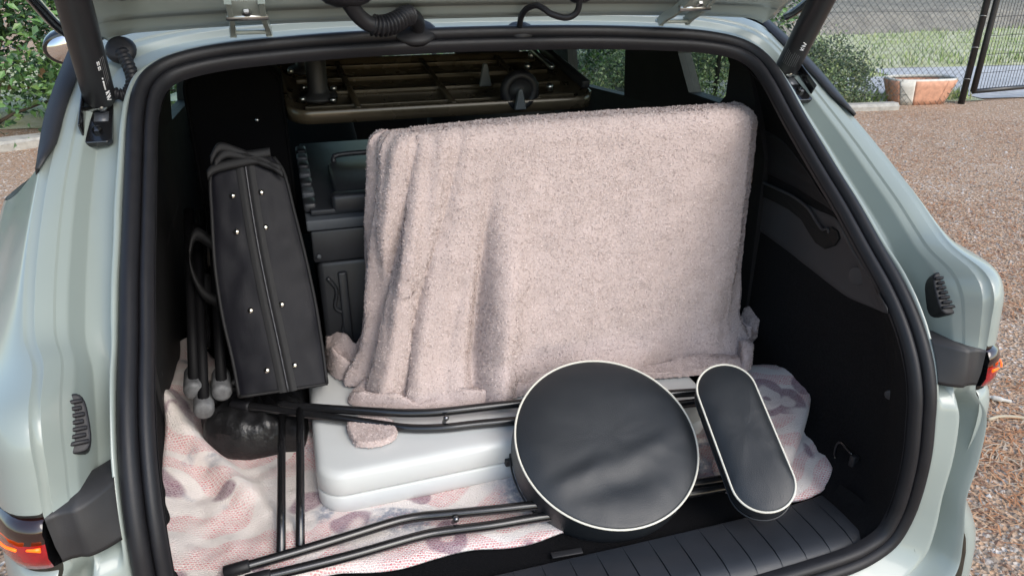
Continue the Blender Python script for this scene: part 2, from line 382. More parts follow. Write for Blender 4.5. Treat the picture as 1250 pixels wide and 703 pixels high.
# sill plate with grooves
gx = set(); xs = []
for k in range(-10, 11):
    c = .475-.0465*(10-k)
    xs += [(c-.0013, 0), (c-.0006, -1), (c+.0006, -1), (c+.0013, 0)]
xs = sorted([x for x in xs if abs(x[0]) < .49]+[(-.5, 0), (.5, 0)]+[(x, 0) for x in np.linspace(-.49, .49, 30)])
prof = [(.835, .690, 0), (.832, .708, 0), (.826, .714, 0), (.80, .7165, .6), (.77, .7175, 1), (.745, .7165, 1), (.728, .712, .5), (.716, .703, 0), (.709, .690, 0), (.706, .672, 0)]
R = []
for y, z, gq in prof:
    R.append([(x, y+(.012*(abs(x)/.5)**6 if y > .76 else .004*(abs(x)/.5)**6), z+g*.003*gq) for x, g in xs])
o = grid('sill_plate', R, PLASTG, car, flip=True, smooth=False)
md = o.modifiers.new('n', 'EDGE_SPLIT'); md.split_angle = rad(35); o.data.polygons.foreach_set('use_smooth', [True]*len(o.data.polygons))
for s in (1, -1):   # end cheeks between sill plate and side wall
    R = [[(s*x, y, z) for x, z in ((.498, z0), (.51, z0-.004), (.525, z0+.004), (.535, z0+.03))] for y, z0 in ((.72, .70), (.76, .708), (.80, .708), (.84, .70))]
    grid('sill_cheek', R, FELT, car, flip=(s < 0))
# ---- tailgate, hinged at the roof edge and raised over the camera
HY, HZ, HA = 1.318, 1.490, rad(40)
def hatch(x, v, h):
    """x across, v metres along the lid from the hinge edge, h below (-) or above (+) its inner face"""
    e = (abs(x)/.64)**3
    return np.array([x, HY-v*math.cos(HA)-h*math.sin(HA)+.028*e, HZ+v*math.sin(HA)+h*math.cos(HA)-.020*e])
vp = [(.0, .045), (.0, .006), (.002, .0), (.004, -.002), (.020, -.003), (.022, -.002), (.025, .007), (.027, .008), (.040, .008), (.042, .007), (.048, -.010), (.050, -.012), (.066, -.013), (.068, -.012), (.085, .006), (.088, .008), (.13, .013), (.2, .014), (.32, .02), (.5, .03), (.7, .02), (.9, .03), (1.0, .035), (1.02, .07)]
xs = np.linspace(-1, 1, 61)
R = []
for v, h in vp:
    hw = .612+.045*smooth(.0, .5, v)+.012*smooth(0, .08, v); row = []
    for q in xs:
        x = q*hw; side_ = smooth(.90, .985, abs(q)); row.append(hatch(x, v, h*(1-side_)+(-.012)*side_*(1-smooth(.99, 1, abs(q)))+.01*smooth(.985, 1, abs(q))))
    R.append(row)
hat = grid('tailgate', R, PAINT, car, solid=-.0015)
tag(hat, 'raised tailgate showing its ribbed inner pressing')
R2 = [[hatch(q*(.62+.06*smooth(0, .5, v)), v, .085-.03*abs(q)**3) for q in xs] for v in (-.012, .1, .3, .6, .9, 1.03)]
grid('outer_skin', R2, PAINT, hat, solid=.004)
GLASSD = mat('privacy_glass', (.01, .012, .012), .05, coat=1.)
R3 = [[hatch(q*(.50+.05*smooth(0, .5, v)), v, .02) for q in xs] for v in (.2, .4, .6)]
grid('rear_glass', R3, GLASSD, hat, solid=.004)
for s in (1, -1):
    P = [hatch(s*.642, -.012, .020), hatch(s*.652, .03, .006), hatch(s*.660, .08, .002), hatch(s*.668, .16, .0), hatch(s*.69, .5, .02)]
    V, Fc = tubev(catmull(P, 24), .0085, 8); mo('edge_spoiler', V, Fc, GLOSS, hat)
    # bung holes plugged with black rubber
    lathe('rubber_plug', [(.0, .0), (.024, .0), (.026, .003), (.020, .005)], hatch(s*.54, .115, .004)-np.array([0, 0, .004]), (0, math.sin(HA), -math.cos(HA)), RUBBER, hat, k=20)
    # hinge: two arms and a cross pin on a foot
    x0 = s*.376
    hin = box('hinge', (x0, 1.312, 1.478), (.062, .03, .006), PAINT, car, bev=.002)
    for dx in (-.022, .022):
        P = catmull([(x0+dx*1.25, 1.306, 1.476), (x0+dx*1.2, 1.288, 1.486), (x0+dx*1.1, 1.262, 1.496), (x0+dx*1.05, 1.235, 1.510), (x0+dx*1.05, 1.20, 1.532)], 14)
        V = []
        for p in P: V += [p+np.array([-.004, .0, -.005]), p+np.array([.004, .0, -.005]), p+np.array([.004, .012, .008]), p+np.array([-.004, .012, .008])]
        mo('hinge_arm', V, gridf(14, 4, False, True)+[(3, 2, 1, 0), (52, 53, 54, 55)], PAINT, hin, smooth=False, bev=.0012)
    tube('hinge_pin', [(x0-.030, 1.238, 1.506), (x0+.030, 1.238, 1.506)], .0055, ZINC, hin, n=3)
    box('hinge_plate', (x0, 1.222, 1.520), (.040, .04, .004), PAINT, hin, R=Matrix.Rotation(-HA, 3, 'X'), bev=.0015)
    lathe('hinge_bolt', [(.007, 0), (.007, .005), (.004, .006)], (x0, 1.225, 1.515), (0, -.5, -.8), ZINC, hin, k=6, smooth=False)
# ---- powered struts, brackets and cable boots
STRUT = mat('strut_black', (.016, .016, .018), .42, var=.08, vscale=30, bump=.15, bscale=500, bdist=.0005)
KIA = [[(0, 0), (0, 1)], [(0, .38), (.62, 1)], [(.28, .5), (.75, 0), (1.35, 1)], [(1.35, 1), (1.35, 0)], [(1.35, 0), (1.95, 1), (2.5, 0)]]
for s in (1, -1):
    Xv = np.array([s, 1, 1.])
    a = np.array([.604, 1.262, 1.392]); b = np.array([.588, 1.162, 1.541]); d = (b-a)/np.linalg.norm(b-a)
    P = [a*Xv+(d*Xv)*t for t in (-.002, .0, .004, .05, .3, .56)]
    st = tube('gas_strut', P, [.016, .0205, .0225, .0225, .0225, .0225], STRUT, car, k=28)
    tag(st, 'thick black powered tailgate strut with white print')
    lathe('strut_collar', [(.0, -.03), (.013, -.03), (.0155, -.024), (.0155, -.004), (.012, .0)], a*Xv, d*Xv, PLAST, st, k=16)
    # print on the strut facing the boot opening/camera
    fr = (CAM-a*Xv); dd = d*Xv; fr = fr-dd*(fr@dd); fr /= np.linalg.norm(fr); tn = np.cross(dd, fr); RR = .0228
    def on_tube(u_, w_):
        an = u_/RR; return a*Xv+dd*w_+(fr*math.cos(an)+tn*math.sin(an))*RR
    def ink(nm, strokes, o_u, o_w, sc, mt, wd=.0009):
        # glyph x runs along the tube (down to up reversed), glyph y runs around it
        V, Fc = [], []
        for stp in strokes:
            P2 = catmull(np.array([(x, y) for x, y in stp], float), 10) if len(stp) == 2 else np.vstack([catmull(np.array(stp[i:i+2], float), 8) for i in range(len(stp)-1)])
            P3 = np.array([on_tube(o_u+s_u*p[1]*sc, o_w+s_w*p[0]*sc) for p in P2])
            v, f_ = tubev(P3, wd, 5, True, len(V)); V += list(v); Fc += f_
        mo(nm, V, Fc, mt, st)
    if s < 0:
        s_u, s_w = -1, -1; ink('maker_logo', KIA, .0205-.004, .030, .0068, WHITEINK, .0007)
        ink('printed_line', [[(0, 0), (2.4, 0)]], .0105, .052, .0068, WHITEINK, .0012)
        ink('printed_block', [[(0, 0), (.9, 0)], [(0, .35), (.9, .35)], [(1.3, 0), (2.2, 0)], [(1.3, .35), (2.2, .35)]], .011, .088, .0068, WHITEINK, .0009)
        ink('printed_line', [[(0, 0), (.3, 0)]], .0105, .058, .0068, WHITEINK, .0012)
        ink('small_print', [[(0, k*.45), (7+((k*37) % 3)*.3, k*.45)] for k in range(3)], .0205, .092, .0068, GREYINK, .00022)
    else:
        s_u, s_w = 1, 1; ink('maker_logo', KIA, .006, .062, .0068, WHITEINK, .0007)
        ink('small_print', [[(0, k*.55), (4.6-.8*((k*29) % 4)/3, k*.55)] for k in range(8)], -.014, .022, .0068, GREYINK, .00022)
    # mounting bracket: bent plate with bolt, set in the flange
    c = np.array([.607, 1.238, 1.360]); ax = np.array([0, -.50, .86]); ax /= np.linalg.norm(ax); lon = np.array([.0, .80, .60]); lon -= ax*(lon@ax); lon /= np.linalg.norm(lon); xx = np.array([1., 0, 0])
    pl = [(-.019, .050), (.019, .050), (.020, -.040), (.014, -.046), (-.014, -.046), (-.020, -.040)]
    br = plate('strut_bracket', [(p[0]*s, p[1]) for p in pl][::s], c*Xv-ax*.004, xx, lon, ax, .010, GLOSS, car, bev=.002)
    box('bracket_wall', c*Xv+ax*.014+lon*.004+np.array([.018*s, 0, 0]), (.003, .075, .03), GLOSS, br, R=Matrix(np.array([xx, lon, ax]).T.tolist()), bev=.001)
    lathe('bolt', [(.007, 0), (.007, .005), (.0035, .0065)], c*Xv+ax*.006-lon*.022, ax, GLOSS, br, k=6, smooth=False)
    lathe('ball_stud', [(.005, 0), (.005, .022), (.008, .024), (.008, .03), (.003, .034)], (c+np.array([.020, .016, .018]))*Xv, (-s, -.2, .2), ZINC, br, k=12)
    box('label_sticker', c*Xv+ax*.0068+lon*.008+np.array([-.004*s, 0, 0]), (.020, .022, .0006), mat('sticker', (.07, .075, .085), .3), br, R=Matrix(np.array([xx, lon, ax]).T.tolist()), bev=0)
    # corrugated cable boot
    if s > 0: continue
    g0 = np.array([.562, 1.335, 1.446])
    P = np.array([on(*q, 'y', yy) for q, yy in (((150, 66), 1.325), ((157, 81), 1.30), ((162, 96), 1.28), ((159, 110), 1.265), ((149, 116), 1.262), ((137, 114), 1.262))]); P = catmull(P, 60)
    r_ = .0088+.0017*np.sin(np.arange(60)*1.25); r_[:4] = .012
    bt = tube('cable_boot', P, r_, RUBBER, car, k=14)
    lathe('boot_grommet', [(.0, -.004), (.021, -.004), (.023, .002), (.020, .008), (.013, .011)], on(148, 62, 'y', 1.332), (0, -.75, .5), RUBBER, bt, k=20)
# wiring hose and washer tube bridging roof and tailgate
A = [on(x, y, 'y', yy) for x, y, yy in ((508, 38, 1.318), (510, 30, 1.305), (505, 21, 1.285), (496, 20, 1.265), (484, 27, 1.25), (468, 32, 1.24), (452, 30, 1.235), (440, 22, 1.23), (430, 10, 1.222), (425, 0, 1.215), (424, -20, 1.205))]
P = catmull(A, 90); P = catmull(A, 180); r_ = np.full(180, .0125); t_ = np.linspace(0, 1, 180); mk = (t_ > .27) & (t_ < .62); r_[mk] = .0150+.0024*np.sin(np.arange(mk.sum())*1.26)
hs = tube('wiring_hose', P, r_, RUBBER, car, k=16)
lathe('hose_grommet', [(.030, -.006), (.031, .002), (.026, .006), (.013, .009)], on(506, 39, 'y', 1.320), (0, -.6, .8), RUBBER, hs, k=20, sx=1.25)
lathe('hose_grommet', [(.030, -.004), (.032, .0), (.027, .006), (.014, .012)], on(423, -1, 'y', 1.222), (0, -.1, -1), RUBBER, hs, k=20, sx=1.2)
A = [on(x, y, 'y', yy) for x, y, yy in ((634, 36, 1.318), (636, 22, 1.298), (642, 12, 1.275), (654, 7, 1.25), (664, 11, 1.235), (673, 17.5, 1.225), (689, 22, 1.215), (700, 19, 1.21), (706, 11, 1.205), (708, -6, 1.195))]
wt = tube('washer_tube', A, .0052, RUBBER, car, n=60)
lathe('tube_grommet', [(.020, -.004), (.021, .001), (.012, .004), (.007, .010)], on(636, 37, 'y', 1.322), (0, -.6, .8), RUBBER, wt, k=18, sx=1.2)
lathe('tube_grommet', [(.016, -.004), (.017, .001), (.010, .005)], on(708, 0, 'y', 1.215), (0, -.1, -1), RUBBER, wt, k=18)

# ---- right and left cargo trim fittings
def wpt(x, y, s=1, lift=0.):
    """pixel -> point on the cargo side wall"""
    p = on(x, y, 'x', .57*s)
    for _ in range(6): p = on(x, y, 'x', s*(wallx(p[1], p[2])-lift))
    return p
TRIM2 = mat('trim_grey', (.042, .042, .046), .62, var=.08, vscale=20, bump=.6, bscale=800, bdist=.0006)
def overlay(nm, px, mt, s=1, lift=.006, th=.006, dens=10, bev=.002):
    """thin moulded panel whose outline is traced on the side wall"""
    P = np.array([wpt(x, y, s, lift) for x, y in px]); n = len(P); V = np.vstack([P, P+np.array([s*th, 0, 0])]); 
    F_ = [tuple(range(n))] + [(i, n+i, n+(i+1) % n, (i+1) % n) for i in range(n)]
    return mo(nm, V, F_, mt, car, smooth=False, bev=bev)
def patch(nm, top, bot, mt, s=1, lift=.005, nu=40, nv=12, **k):
    tp, bt = catmull(np.array(top, float), nu), catmull(np.array(bot, float), nu)
    R = [[wpt(*(tp[i]*(1-q)+bt[i]*q), s, lift-(.012 if j in (0, nv) or i in (0, nu-1) else 0)) for j, q in enumerate(np.linspace(0, 1, nv+1))] for i in range(nu)]
    return grid(nm, R, mt, car, **k)
patch('upper_trim_panel', [(915, 212), (960, 232), (1000, 252), (1024, 264), (1046, 304), (1064, 338), (1086, 380)], [(915, 277), (962, 312), (1006, 347), (1034, 366), (1055, 374), (1072, 380), (1088, 385)], TRIM2)
patch('pillar_trim_panel', [(918, 150), (940, 158), (958, 170), (975, 192), (990, 214), (1003, 236), (1018, 258)], [(918, 208), (950, 222), (975, 234), (990, 243), (1002, 249), (1012, 255), (1020, 261)], TRIM, lift=.004)
# coat-hook shaped slot
sl_ = overlay('net_hook_slot', [(927, 222), (947, 231), (968, 241), (985, 255), (996, 272), (1003, 279), (1008, 277), (1006, 283), (1014, 277), (1021, 282), (1024, 291), (1018, 300), (1006, 304), (995, 297), (986, 283), (977, 268), (962, 256), (945, 247), (927, 239)], mat('slot_black', (.003, .003, .003), .8), lift=.0095, th=.004)
A = [wpt(x, y, 1, .011) for x, y in ((927, 221), (947, 230), (968, 240), (986, 254), (997, 271), (1004, 280), (1010, 279), (1012, 285))]
tube('slot_lip', A, .003, TRIM2, sl_, n=40)
p = wpt(1046, 337, 1, .0085); lathe('trim_cap', [(.017, -.002), (.017, .0012), (.0155, .0018), (.004, .0018)], p, (-1, -.25, 0), TRIM2, car, k=28)
p = wpt(1086, 482, 1, .002); lathe('trim_cap', [(.0085, -.004), (.0085, .001), (.007, .002)], p, (-1, -.4, 0), TRIM2, car, k=20)
p = wpt(1031, 556, 1, .004); ring = [p+np.array([-.004, dy, dz]) for dy, dz in ((-.02, .018), (.012, .022), (.02, .0), (.012, -.022), (-.02, -.018))]
dr = tube('lashing_ring', ring, .0028, GLOSS, car, n=30); box('ring_base', p+np.array([.003, -.02, 0]), (.012, .012, .03), PLAST, dr, bev=.002)
lt = overlay('left_trim_panel', [(186, 188), (224, 208), (226, 222), (214, 270), (200, 320), (188, 345), (182, 345), (186, 260)], TRIM, s=-1, lift=.012, th=.014)
for q in ((194, 384), (193, 452)):
    p = wpt(q[0]+2, q[1], -1, .006); box('trim_clip', p, (.006, .010, .03), ZINC if q[1] < 400 else PLAST, car, bev=.002)

# ---- cabin beyond the boot: pillars, windows, seats, dash
def glass_mat():
    mt = bpy.data.materials.new('window_glass'); mt.use_nodes = True; nt = mt.node_tree; nt.nodes.remove(nt.nodes['Principled BSDF']); out = nt.nodes['Material Output']
    a = nt.nodes.new('ShaderNodeBsdfTransparent'); a.inputs[0].default_value = (.72, .78, .75, 1); g = nt.nodes.new('ShaderNodeBsdfGlossy'); g.inputs['Roughness'].default_value = .02
    m_ = nt.nodes.new('ShaderNodeMixShader'); m_.inputs[0].default_value = .07
    nt.links.new(a.outputs[0], m_.inputs[1]); nt.links.new(g.outputs[0], m_.inputs[2]); nt.links.new(m_.outputs[0], out.inputs['Surface']); return mt
GL = glass_mat()
TR = mat('cabin_trim', (.012, .012, .013), .6, var=.1, vscale=20)
for s in (1, -1):
    X0 = .625*s
    # wall made of bars round three openings (quarter light, rear door, front door)
    def slab(nm, poly, x0=X0, th=.035, mt=TR, par=car):
        V = np.array([(x0-s*.05*max(0, z-1.1)/.4, y, z) for y, z in poly]); n = len(V); V2 = V+np.array([s*th, 0, 0])
        return mo(nm, np.vstack([V, V2]), [tuple(range(n))[::s], tuple(range(n, 2*n))[::-s]]+[(i, (i+1) % n, n+(i+1) % n, n+i)[::-s] for i in range(n)], mt, par, smooth=False)
    slab('belt_panel', [(1.30, .70), (1.30, 1.20), (1.48, 1.285), (1.62, 1.285), (1.75, 1.23), (2.75, 1.16), (3.0, 1.12), (3.0, .5), (1.75, .5), (1.75, .70)])
    slab('pillar_trim', [(1.30, 1.20), (1.40, 1.46), (1.52, 1.48), (1.44, 1.375), (1.455, 1.305), (1.48, 1.285)])
    slab('pillar_trim', [(1.62, 1.285), (1.67, 1.37), (1.68, 1.48), (1.95, 1.495), (1.98, 1.33), (2.0, 1.212), (1.75, 1.23)])
    slab('pillar_trim', [(2.46, 1.181), (2.44, 1.35), (2.40, 1.50), (2.58, 1.50), (2.60, 1.35), (2.62, 1.17)])
    slab('roof_rail', [(1.40, 1.46), (1.70, 1.455), (2.4, 1.455), (3.0, 1.40), (3.0, 1.53), (2.4, 1.55), (1.7, 1.53)])
    slab('quarter_light', [(1.44, 1.28), (1.42, 1.47), (1.69, 1.47), (1.68, 1.28)], .64*s, .004, GL)
    slab('door_window', [(1.97, 1.20), (1.94, 1.47), (2.46, 1.47), (2.48, 1.16)], .64*s, .004, GL)
    slab('door_window', [(2.56, 1.16), (2.54, 1.47), (2.9, 1.44), (3.05, 1.12)], .64*s, .004, GL)
    # front seat: back with wings and headrest
    P = []
    for k, (zz, w_, d_, yy) in enumerate(((.62, .235, .075, 2.42), (.78, .25, .085, 2.45), (.95, .25, .085, 2.50), (1.10, .235, .075, 2.55), (1.20, .19, .06, 2.585), (1.235, .13, .03, 2.60))):
        P.append([(.36*s+w_*np.sign(math.cos(a))*abs(math.cos(a))**.7, yy+d_*np.sign(math.sin(a))*abs(math.sin(a))**.8, zz) for a in np.linspace(0, 2*math.pi, 24, endpoint=False)])
    V = np.array(P).reshape(-1, 3); F_ = [q[::-1] for q in gridf(6, 24, False, True)]+[tuple(range(24))[::-1], tuple(5*24+j for j in range(24))]
    fs = mo('front_seat', V, F_, mat('seat_cloth', (.012, .012, .013), .85, var=.2, vscale=60), car, sub=1)
    lathe('headrest', [(.02, -.06), (.11, -.055), (.13, 0), (.12, .055), (.07, .085), (.02, .09)], (.36*s, 2.61, 1.315), (0, .12, 1), MATS['seat_cloth'], fs, k=20)
    # door mirror standing off the front door
    if s < 0:
        mc = on(87, 57, 'y', 3.30); md_ = np.array([.10, -1, -.22])
        wm = lathe('door_mirror', [(.02, -.085), (.05, -.08), (.066, -.02), (.064, .030), (.060, .034)], mc, md_, GLOSS, car, k=28, sx=1.45)
        lathe('mirror_glass', [(.052, .030), (.052, .0355), (.01, .036)], mc, md_, mat('mirror', (.8, .78, .76), .03, 1.), wm, k=28, sx=1.5)
        tube('mirror_arm', [mc+np.array([.16, 0, -.06]), mc+np.array([.06, .0, -.03])], .03, GLOSS, wm, n=4)
# rear bench folded flat, dashboard, windscreen with bright strip
box('folded_bench', (0, 2.05, .70), (1.16, .55, .16), MATS['seat_cloth'], car, bev=.04, seg=3)
R = [[(x, y, z) for x in np.linspace(-.66, .66, 12)] for y, z in ((2.95, .75), (2.95, .98), (3.0, 1.06), (3.15, 1.08), (3.5, 1.04))]
grid('dashboard', R, TR, car, sub=1)
R = [[(x*w_, y, z-.03*abs(x)**2) for x in np.linspace(-1, 1, 12)] for y, z, w_ in ((2.85, 1.52, .56), (3.2, 1.30, .62), (3.55, 1.04, .68))]
grid('windscreen', R, GL, car, solid=.004)
R = [[(x*.86, y, z-.05*abs(x)**3) for x in np.linspace(-1, 1, 12)] for y, z in ((3.55, 1.03), (3.9, 1.02), (4.3, .97), (4.45, .80), (4.45, .3))]
grid('bonnet', R, PAINT, car, sub=1)

# ================================================================== THINGS IN THE BOOT
FZ = .705                                           # top of the carpet
# ---- patterned blanket spread over the floor
def blanket_mat():
    mt = bpy.data.materials.new('patterned_blanket'); mt.use_nodes = True; nt = mt.node_tree; L = nt.links; N = nt.nodes; b = N['Principled BSDF']
    b.inputs['Roughness'].default_value = .95; b.inputs['Sheen Weight'].default_value = .3; b.inputs['Specular IOR Level'].default_value = .1
    tc = N.new('ShaderNodeTexCoord')
    def noise(sc, det, dist=0., w=0.):
        n = N.new('ShaderNodeTexNoise'); n.noise_dimensions = '4D'; n.inputs['W'].default_value = w; n.inputs['Scale'].default_value = sc; n.inputs['Detail'].default_value = det; n.inputs['Distortion'].default_value = dist
        L.new(tc.outputs['UV'], n.inputs['Vector']); return n.outputs['Fac']
    def ramp(f, a, bb):
        r = N.new('ShaderNodeValToRGB'); r.color_ramp.elements[0].position = a; r.color_ramp.elements[1].position = bb; L.new(f, r.inputs['Fac']); return r.outputs['Color']
    def mix(f, c1, c2, typ='MIX'):
        x = N.new('ShaderNodeMix'); x.data_type = 'RGBA'; x.blend_type = typ
        if isinstance(f, float): x.inputs['Factor'].default_value = f
        else: L.new(f, x.inputs['Factor'])
        for k, c in (('A', c1), ('B', c2)):
            if isinstance(c, tuple): x.inputs[k].default_value = (*c, 1)
            else: L.new(c, x.inputs[k])
        return x.outputs['Result']
    def math_(op, a, bb=None):
        x = N.new('ShaderNodeMath'); x.operation = op
        for k, c in ((0, a), (1, bb)):
            if c is None: continue
            if isinstance(c, float): x.inputs[k].default_value = c
            else: L.new(c, x.inputs[k])
        return x.outputs[0]
    # woven picks: rows of short dashes
    br = N.new('ShaderNodeTexBrick'); br.inputs['Scale'].default_value = 1.0; br.inputs['Brick Width'].default_value = .0058; br.inputs['Row Height'].default_value = .0038; br.inputs['Mortar Size'].default_value = .0011
    br.inputs['Mortar Smooth'].default_value = .6; br.inputs['Color1'].default_value = (1, 1, 1, 1); br.inputs['Color2'].default_value = (.55, .55, .55, 1); br.inputs['Mortar'].default_value = (0, 0, 0, 1)
    mp = N.new('ShaderNodeMapping'); mp.inputs['Rotation'].default_value = (0, 0, rad(8)); L.new(tc.outputs['UV'], mp.inputs['Vector'])
    vn = N.new('ShaderNodeTexNoise'); vn.inputs['Scale'].default_value = 90; L.new(mp.outputs[0], vn.inputs['Vector'])
    va = N.new('ShaderNodeVectorMath'); va.operation = 'MULTIPLY_ADD'; va.inputs[1].default_value = (.0045, .0045, 0); L.new(vn.outputs['Color'], va.inputs[0]); L.new(mp.outputs[0], va.inputs[2])
    L.new(va.outputs[0], br.inputs['Vector']); weave = br.outputs['Color']
    # motif fields: bands of pink, mauve paisley rings, grey-blue
    w1 = N.new('ShaderNodeTexWave'); w1.wave_type = 'RINGS'; w1.inputs['Scale'].default_value = 3.1; w1.inputs['Distortion'].default_value = 14.; w1.inputs['Detail'].default_value = 1.2; w1.inputs['Detail Scale'].default_value = 1.6
    L.new(tc.outputs['UV'], w1.inputs['Vector'])
    pinkf = math_('MULTIPLY', ramp(w1.outputs['Fac'], .26, .42), ramp(noise(5.5, 1.5, .8, 1.), .36, .46))
    vo = N.new('ShaderNodeTexVoronoi'); vo.inputs['Scale'].default_value = 8.; vo.inputs['Randomness'].default_value = .9
    mp2 = N.new('ShaderNodeVectorMath'); mp2.operation = 'MULTIPLY_ADD'; mp2.inputs[1].default_value = (.10, .10, 0)
    n3 = N.new('ShaderNodeTexNoise'); n3.inputs['Scale'].default_value = 7.; L.new(tc.outputs['UV'], n3.inputs['Vector']); L.new(n3.outputs['Color'], mp2.inputs[0]); L.new(tc.outputs['UV'], mp2.inputs[2]); L.new(mp2.outputs[0], vo.inputs['Vector'])
    d = vo.outputs['Distance']
    ring = math_('MULTIPLY', ramp(d, .25, .27), math_('SUBTRACT', 1., ramp(d, .37, .40))); core = math_('SUBTRACT', 1., ramp(d, .10, .125))
    mauvef = math_('MULTIPLY', math_('MAXIMUM', ring, core), ramp(noise(6., 1., .8, 5.), .42, .45))
    greyf = math_('MULTIPLY', ramp(noise(5., 2., 1.5, 9.), .53, .59), ramp(noise(90., 2., 0, 3.), .30, .55))
    fuzz = noise(380., 3., 0., 2.)
    c = mix(math_('MULTIPLY', math_('MULTIPLY', pinkf, weave), .95), (.80, .735, .70), (.66, .20, .22))
    c = mix(math_('MULTIPLY', math_('MULTIPLY', mauvef, math_('MAXIMUM', math_('MAXIMUM', weave, .62), ramp(fuzz, .4, .6))), .95), c, (.19, .075, .13))
    c = mix(math_('MULTIPLY', greyf, .85), c, (.22, .25, .32))
    c = mix(ramp(noise(3., 2., 0., 12.), .55, .8), c, mix(.35, c, (.62, .45, .42)))
    c = mix(math_('MULTIPLY', ramp(fuzz, .5, .75), .22), c, (.78, .75, .74))
    L.new(c, b.inputs['Base Color'])
    bp = N.new('ShaderNodeBump'); bp.inputs['Strength'].default_value = .8; bp.inputs['Distance'].default_value = .003; L.new(fuzz, bp.inputs['Height'])
    bp2 = N.new('ShaderNodeBump'); bp2.inputs['Strength'].default_value = .5; bp2.inputs['Distance'].default_value = .002; L.new(weave, bp2.inputs['Height']); L.new(bp.outputs[0], bp2.inputs['Normal']); L.new(bp2.outputs[0], b.inputs['Normal'])
    return mt
BLK = blanket_mat()
bl = thing('patterned_blanket', 'pink, white and mauve patterned blanket spread over the boot floor', 'blanket', (0, 1.2, FZ))
def uvset(o, uv):
    me = o.data; l = me.uv_layers.new(name='UVMap'); idx = np.zeros(len(me.loops), int); me.loops.foreach_get('vertex_index', idx); l.data.foreach_set('uv', np.asarray(uv)[idx].ravel())
def bz(x, y):
    """height of the blanket over the floor"""
    h = .010+.007*fbm((x, y, 0), 5)
    # diagonal ridges in the left corner, flat under the white case and chair legs
    lw = 1-smooth(-.42, -.30, x)
    h += lw*.030*max(0, math.sin((x*1.0+y*.62)*34+1.0))**2*smooth(.95, 1.1, y)+lw*.016*(1+fbm((x, y, 5), 9))
    h += .012*max(0, fbm((x*1.5, y*1.2, 8), 6))*(1-smooth(.98, 1.05, y))
    h += .02*smooth(-.52, -.60, x)*0
    if x > -.345 and x < .40 and y > 1.05: h = min(h, .004)
    return h
xs_ = np.linspace(-.622, .40, 150); G = []; UV = []
for j, q in enumerate(np.linspace(0, 1, 110)):
    row = []
    for x in xs_:
        yf = np.interp(x, [-.6, -.45, -.3, -.1, .06, .25, .40], [.905, .900, .895, .890, .886, .905, .93])+.006*math.sin(x*31)
        yb = 1.58; y = yf+(yb-yf)*q; e = min(1, q/.02)
        cl = smooth(-.555, -.60, x)
        row.append((x, y, FZ+.001+bz(x, y)*(.35+.65*e))); UV.append((x, y))
    G.append(row)
G = np.array(G)
# left margin climbs the wall
lft = 1-smooth(-.622, -.52, G[..., 0]); G[..., 2] += lft*.07*smooth(.95, 1.4, G[..., 1])
o = grid('blanket_sheet', G, BLK, bl, solid=.005, flip=True); uvset(o, UV)
# folded-back flaps on the right: thick slabs with rounded borders
def flap(outline, z0, thick, seed, tilt=(0, 0)):
    O = np.array([on(x, y, 'z', z0) for x, y in outline]); O = catmull(O, 90, True); c = O.mean(0); loops = []; uv = []
    for t, hh in ((.93, -thick), (.985, -thick*.8), (1., -thick*.5), (.985, -thick*.16), (.94, 0.), (.85, .003), (.7, .005), (.52, .006), (.34, .006), (.16, .006), (.03, .006)):
        lp = []
        for p in O:
            q = c+(p-c)*t; z = hh+(.010*fbm((q[0], q[1], seed), 14)+(q[0]-c[0])*tilt[0]+(q[1]-c[1])*tilt[1])*(1 if hh > -thick*.6 else .6); lp.append((q[0], q[1], max(q[2]+z, FZ+.004))); uv.append((q[0]*1.0+seed*.37, q[1]+z*.5+seed*.21))
        loops.append(lp)
    o = stackloops('blanket_flap', loops, BLK, bl); uvset(o, uv); return o
flap([(872, 555), (915, 520), (960, 515), (990, 522), (1013, 550), (1017, 572), (1002, 595), (965, 606), (920, 600), (880, 590)], .722, .016, 5., (.0, .05))
flap([(872, 470), (915, 447), (940, 447), (975, 455), (991, 468), (988, 500), (976, 535), (962, 558), (925, 560), (880, 540)], .765, .045, 3.1, (.10, .0))

# ---- folded white plastic case
WP = mat('white_plastic', (.60, .615, .605), .38, var=.03, vscale=6, bump=.1, bscale=300, bdist=.0004)
wc = thing('plastic_case', 'pale grey-white folded plastic case lying flat under the towel', 'case', (.02, 1.2, .71))
CX0, CX1, CY0, CY1 = -.362, .405, 1.040, 1.40
def shell_half(nm, zs):
    loops = []
    for z, ins in zs: loops.append([(x, y+.012*(x/.4), z) for x, y in rrect(CX0+ins, CX1-ins, CY0+ins, CY1-ins, .05-ins*.6)])
    return stackloops(nm, loops, WP, wc)
shell_half('lower_shell', [(.7105, .012), (.7125, .006), (.718, .002), (.726, 0), (.7480, .0003), (.7505, .0018), (.7510, .008)])
shell_half('upper_shell', [(.7535, .008), (.7540, .0018), (.7565, .0), (.7855, .0018), (.7905, .0035), (.7945, .0075), (.7966, .0125), (.7972, .018), (.7972, .030), (.7972, .05)])
p = on(622, 563, 'y', CY0-.002); box('latch', p, (.018, .012, .014), PLAST, wc, bev=.002)
for dx in (.30, ): box('latch', (dx, CY0, .755), (.018, .012, .014), PLAST, wc, bev=.002)

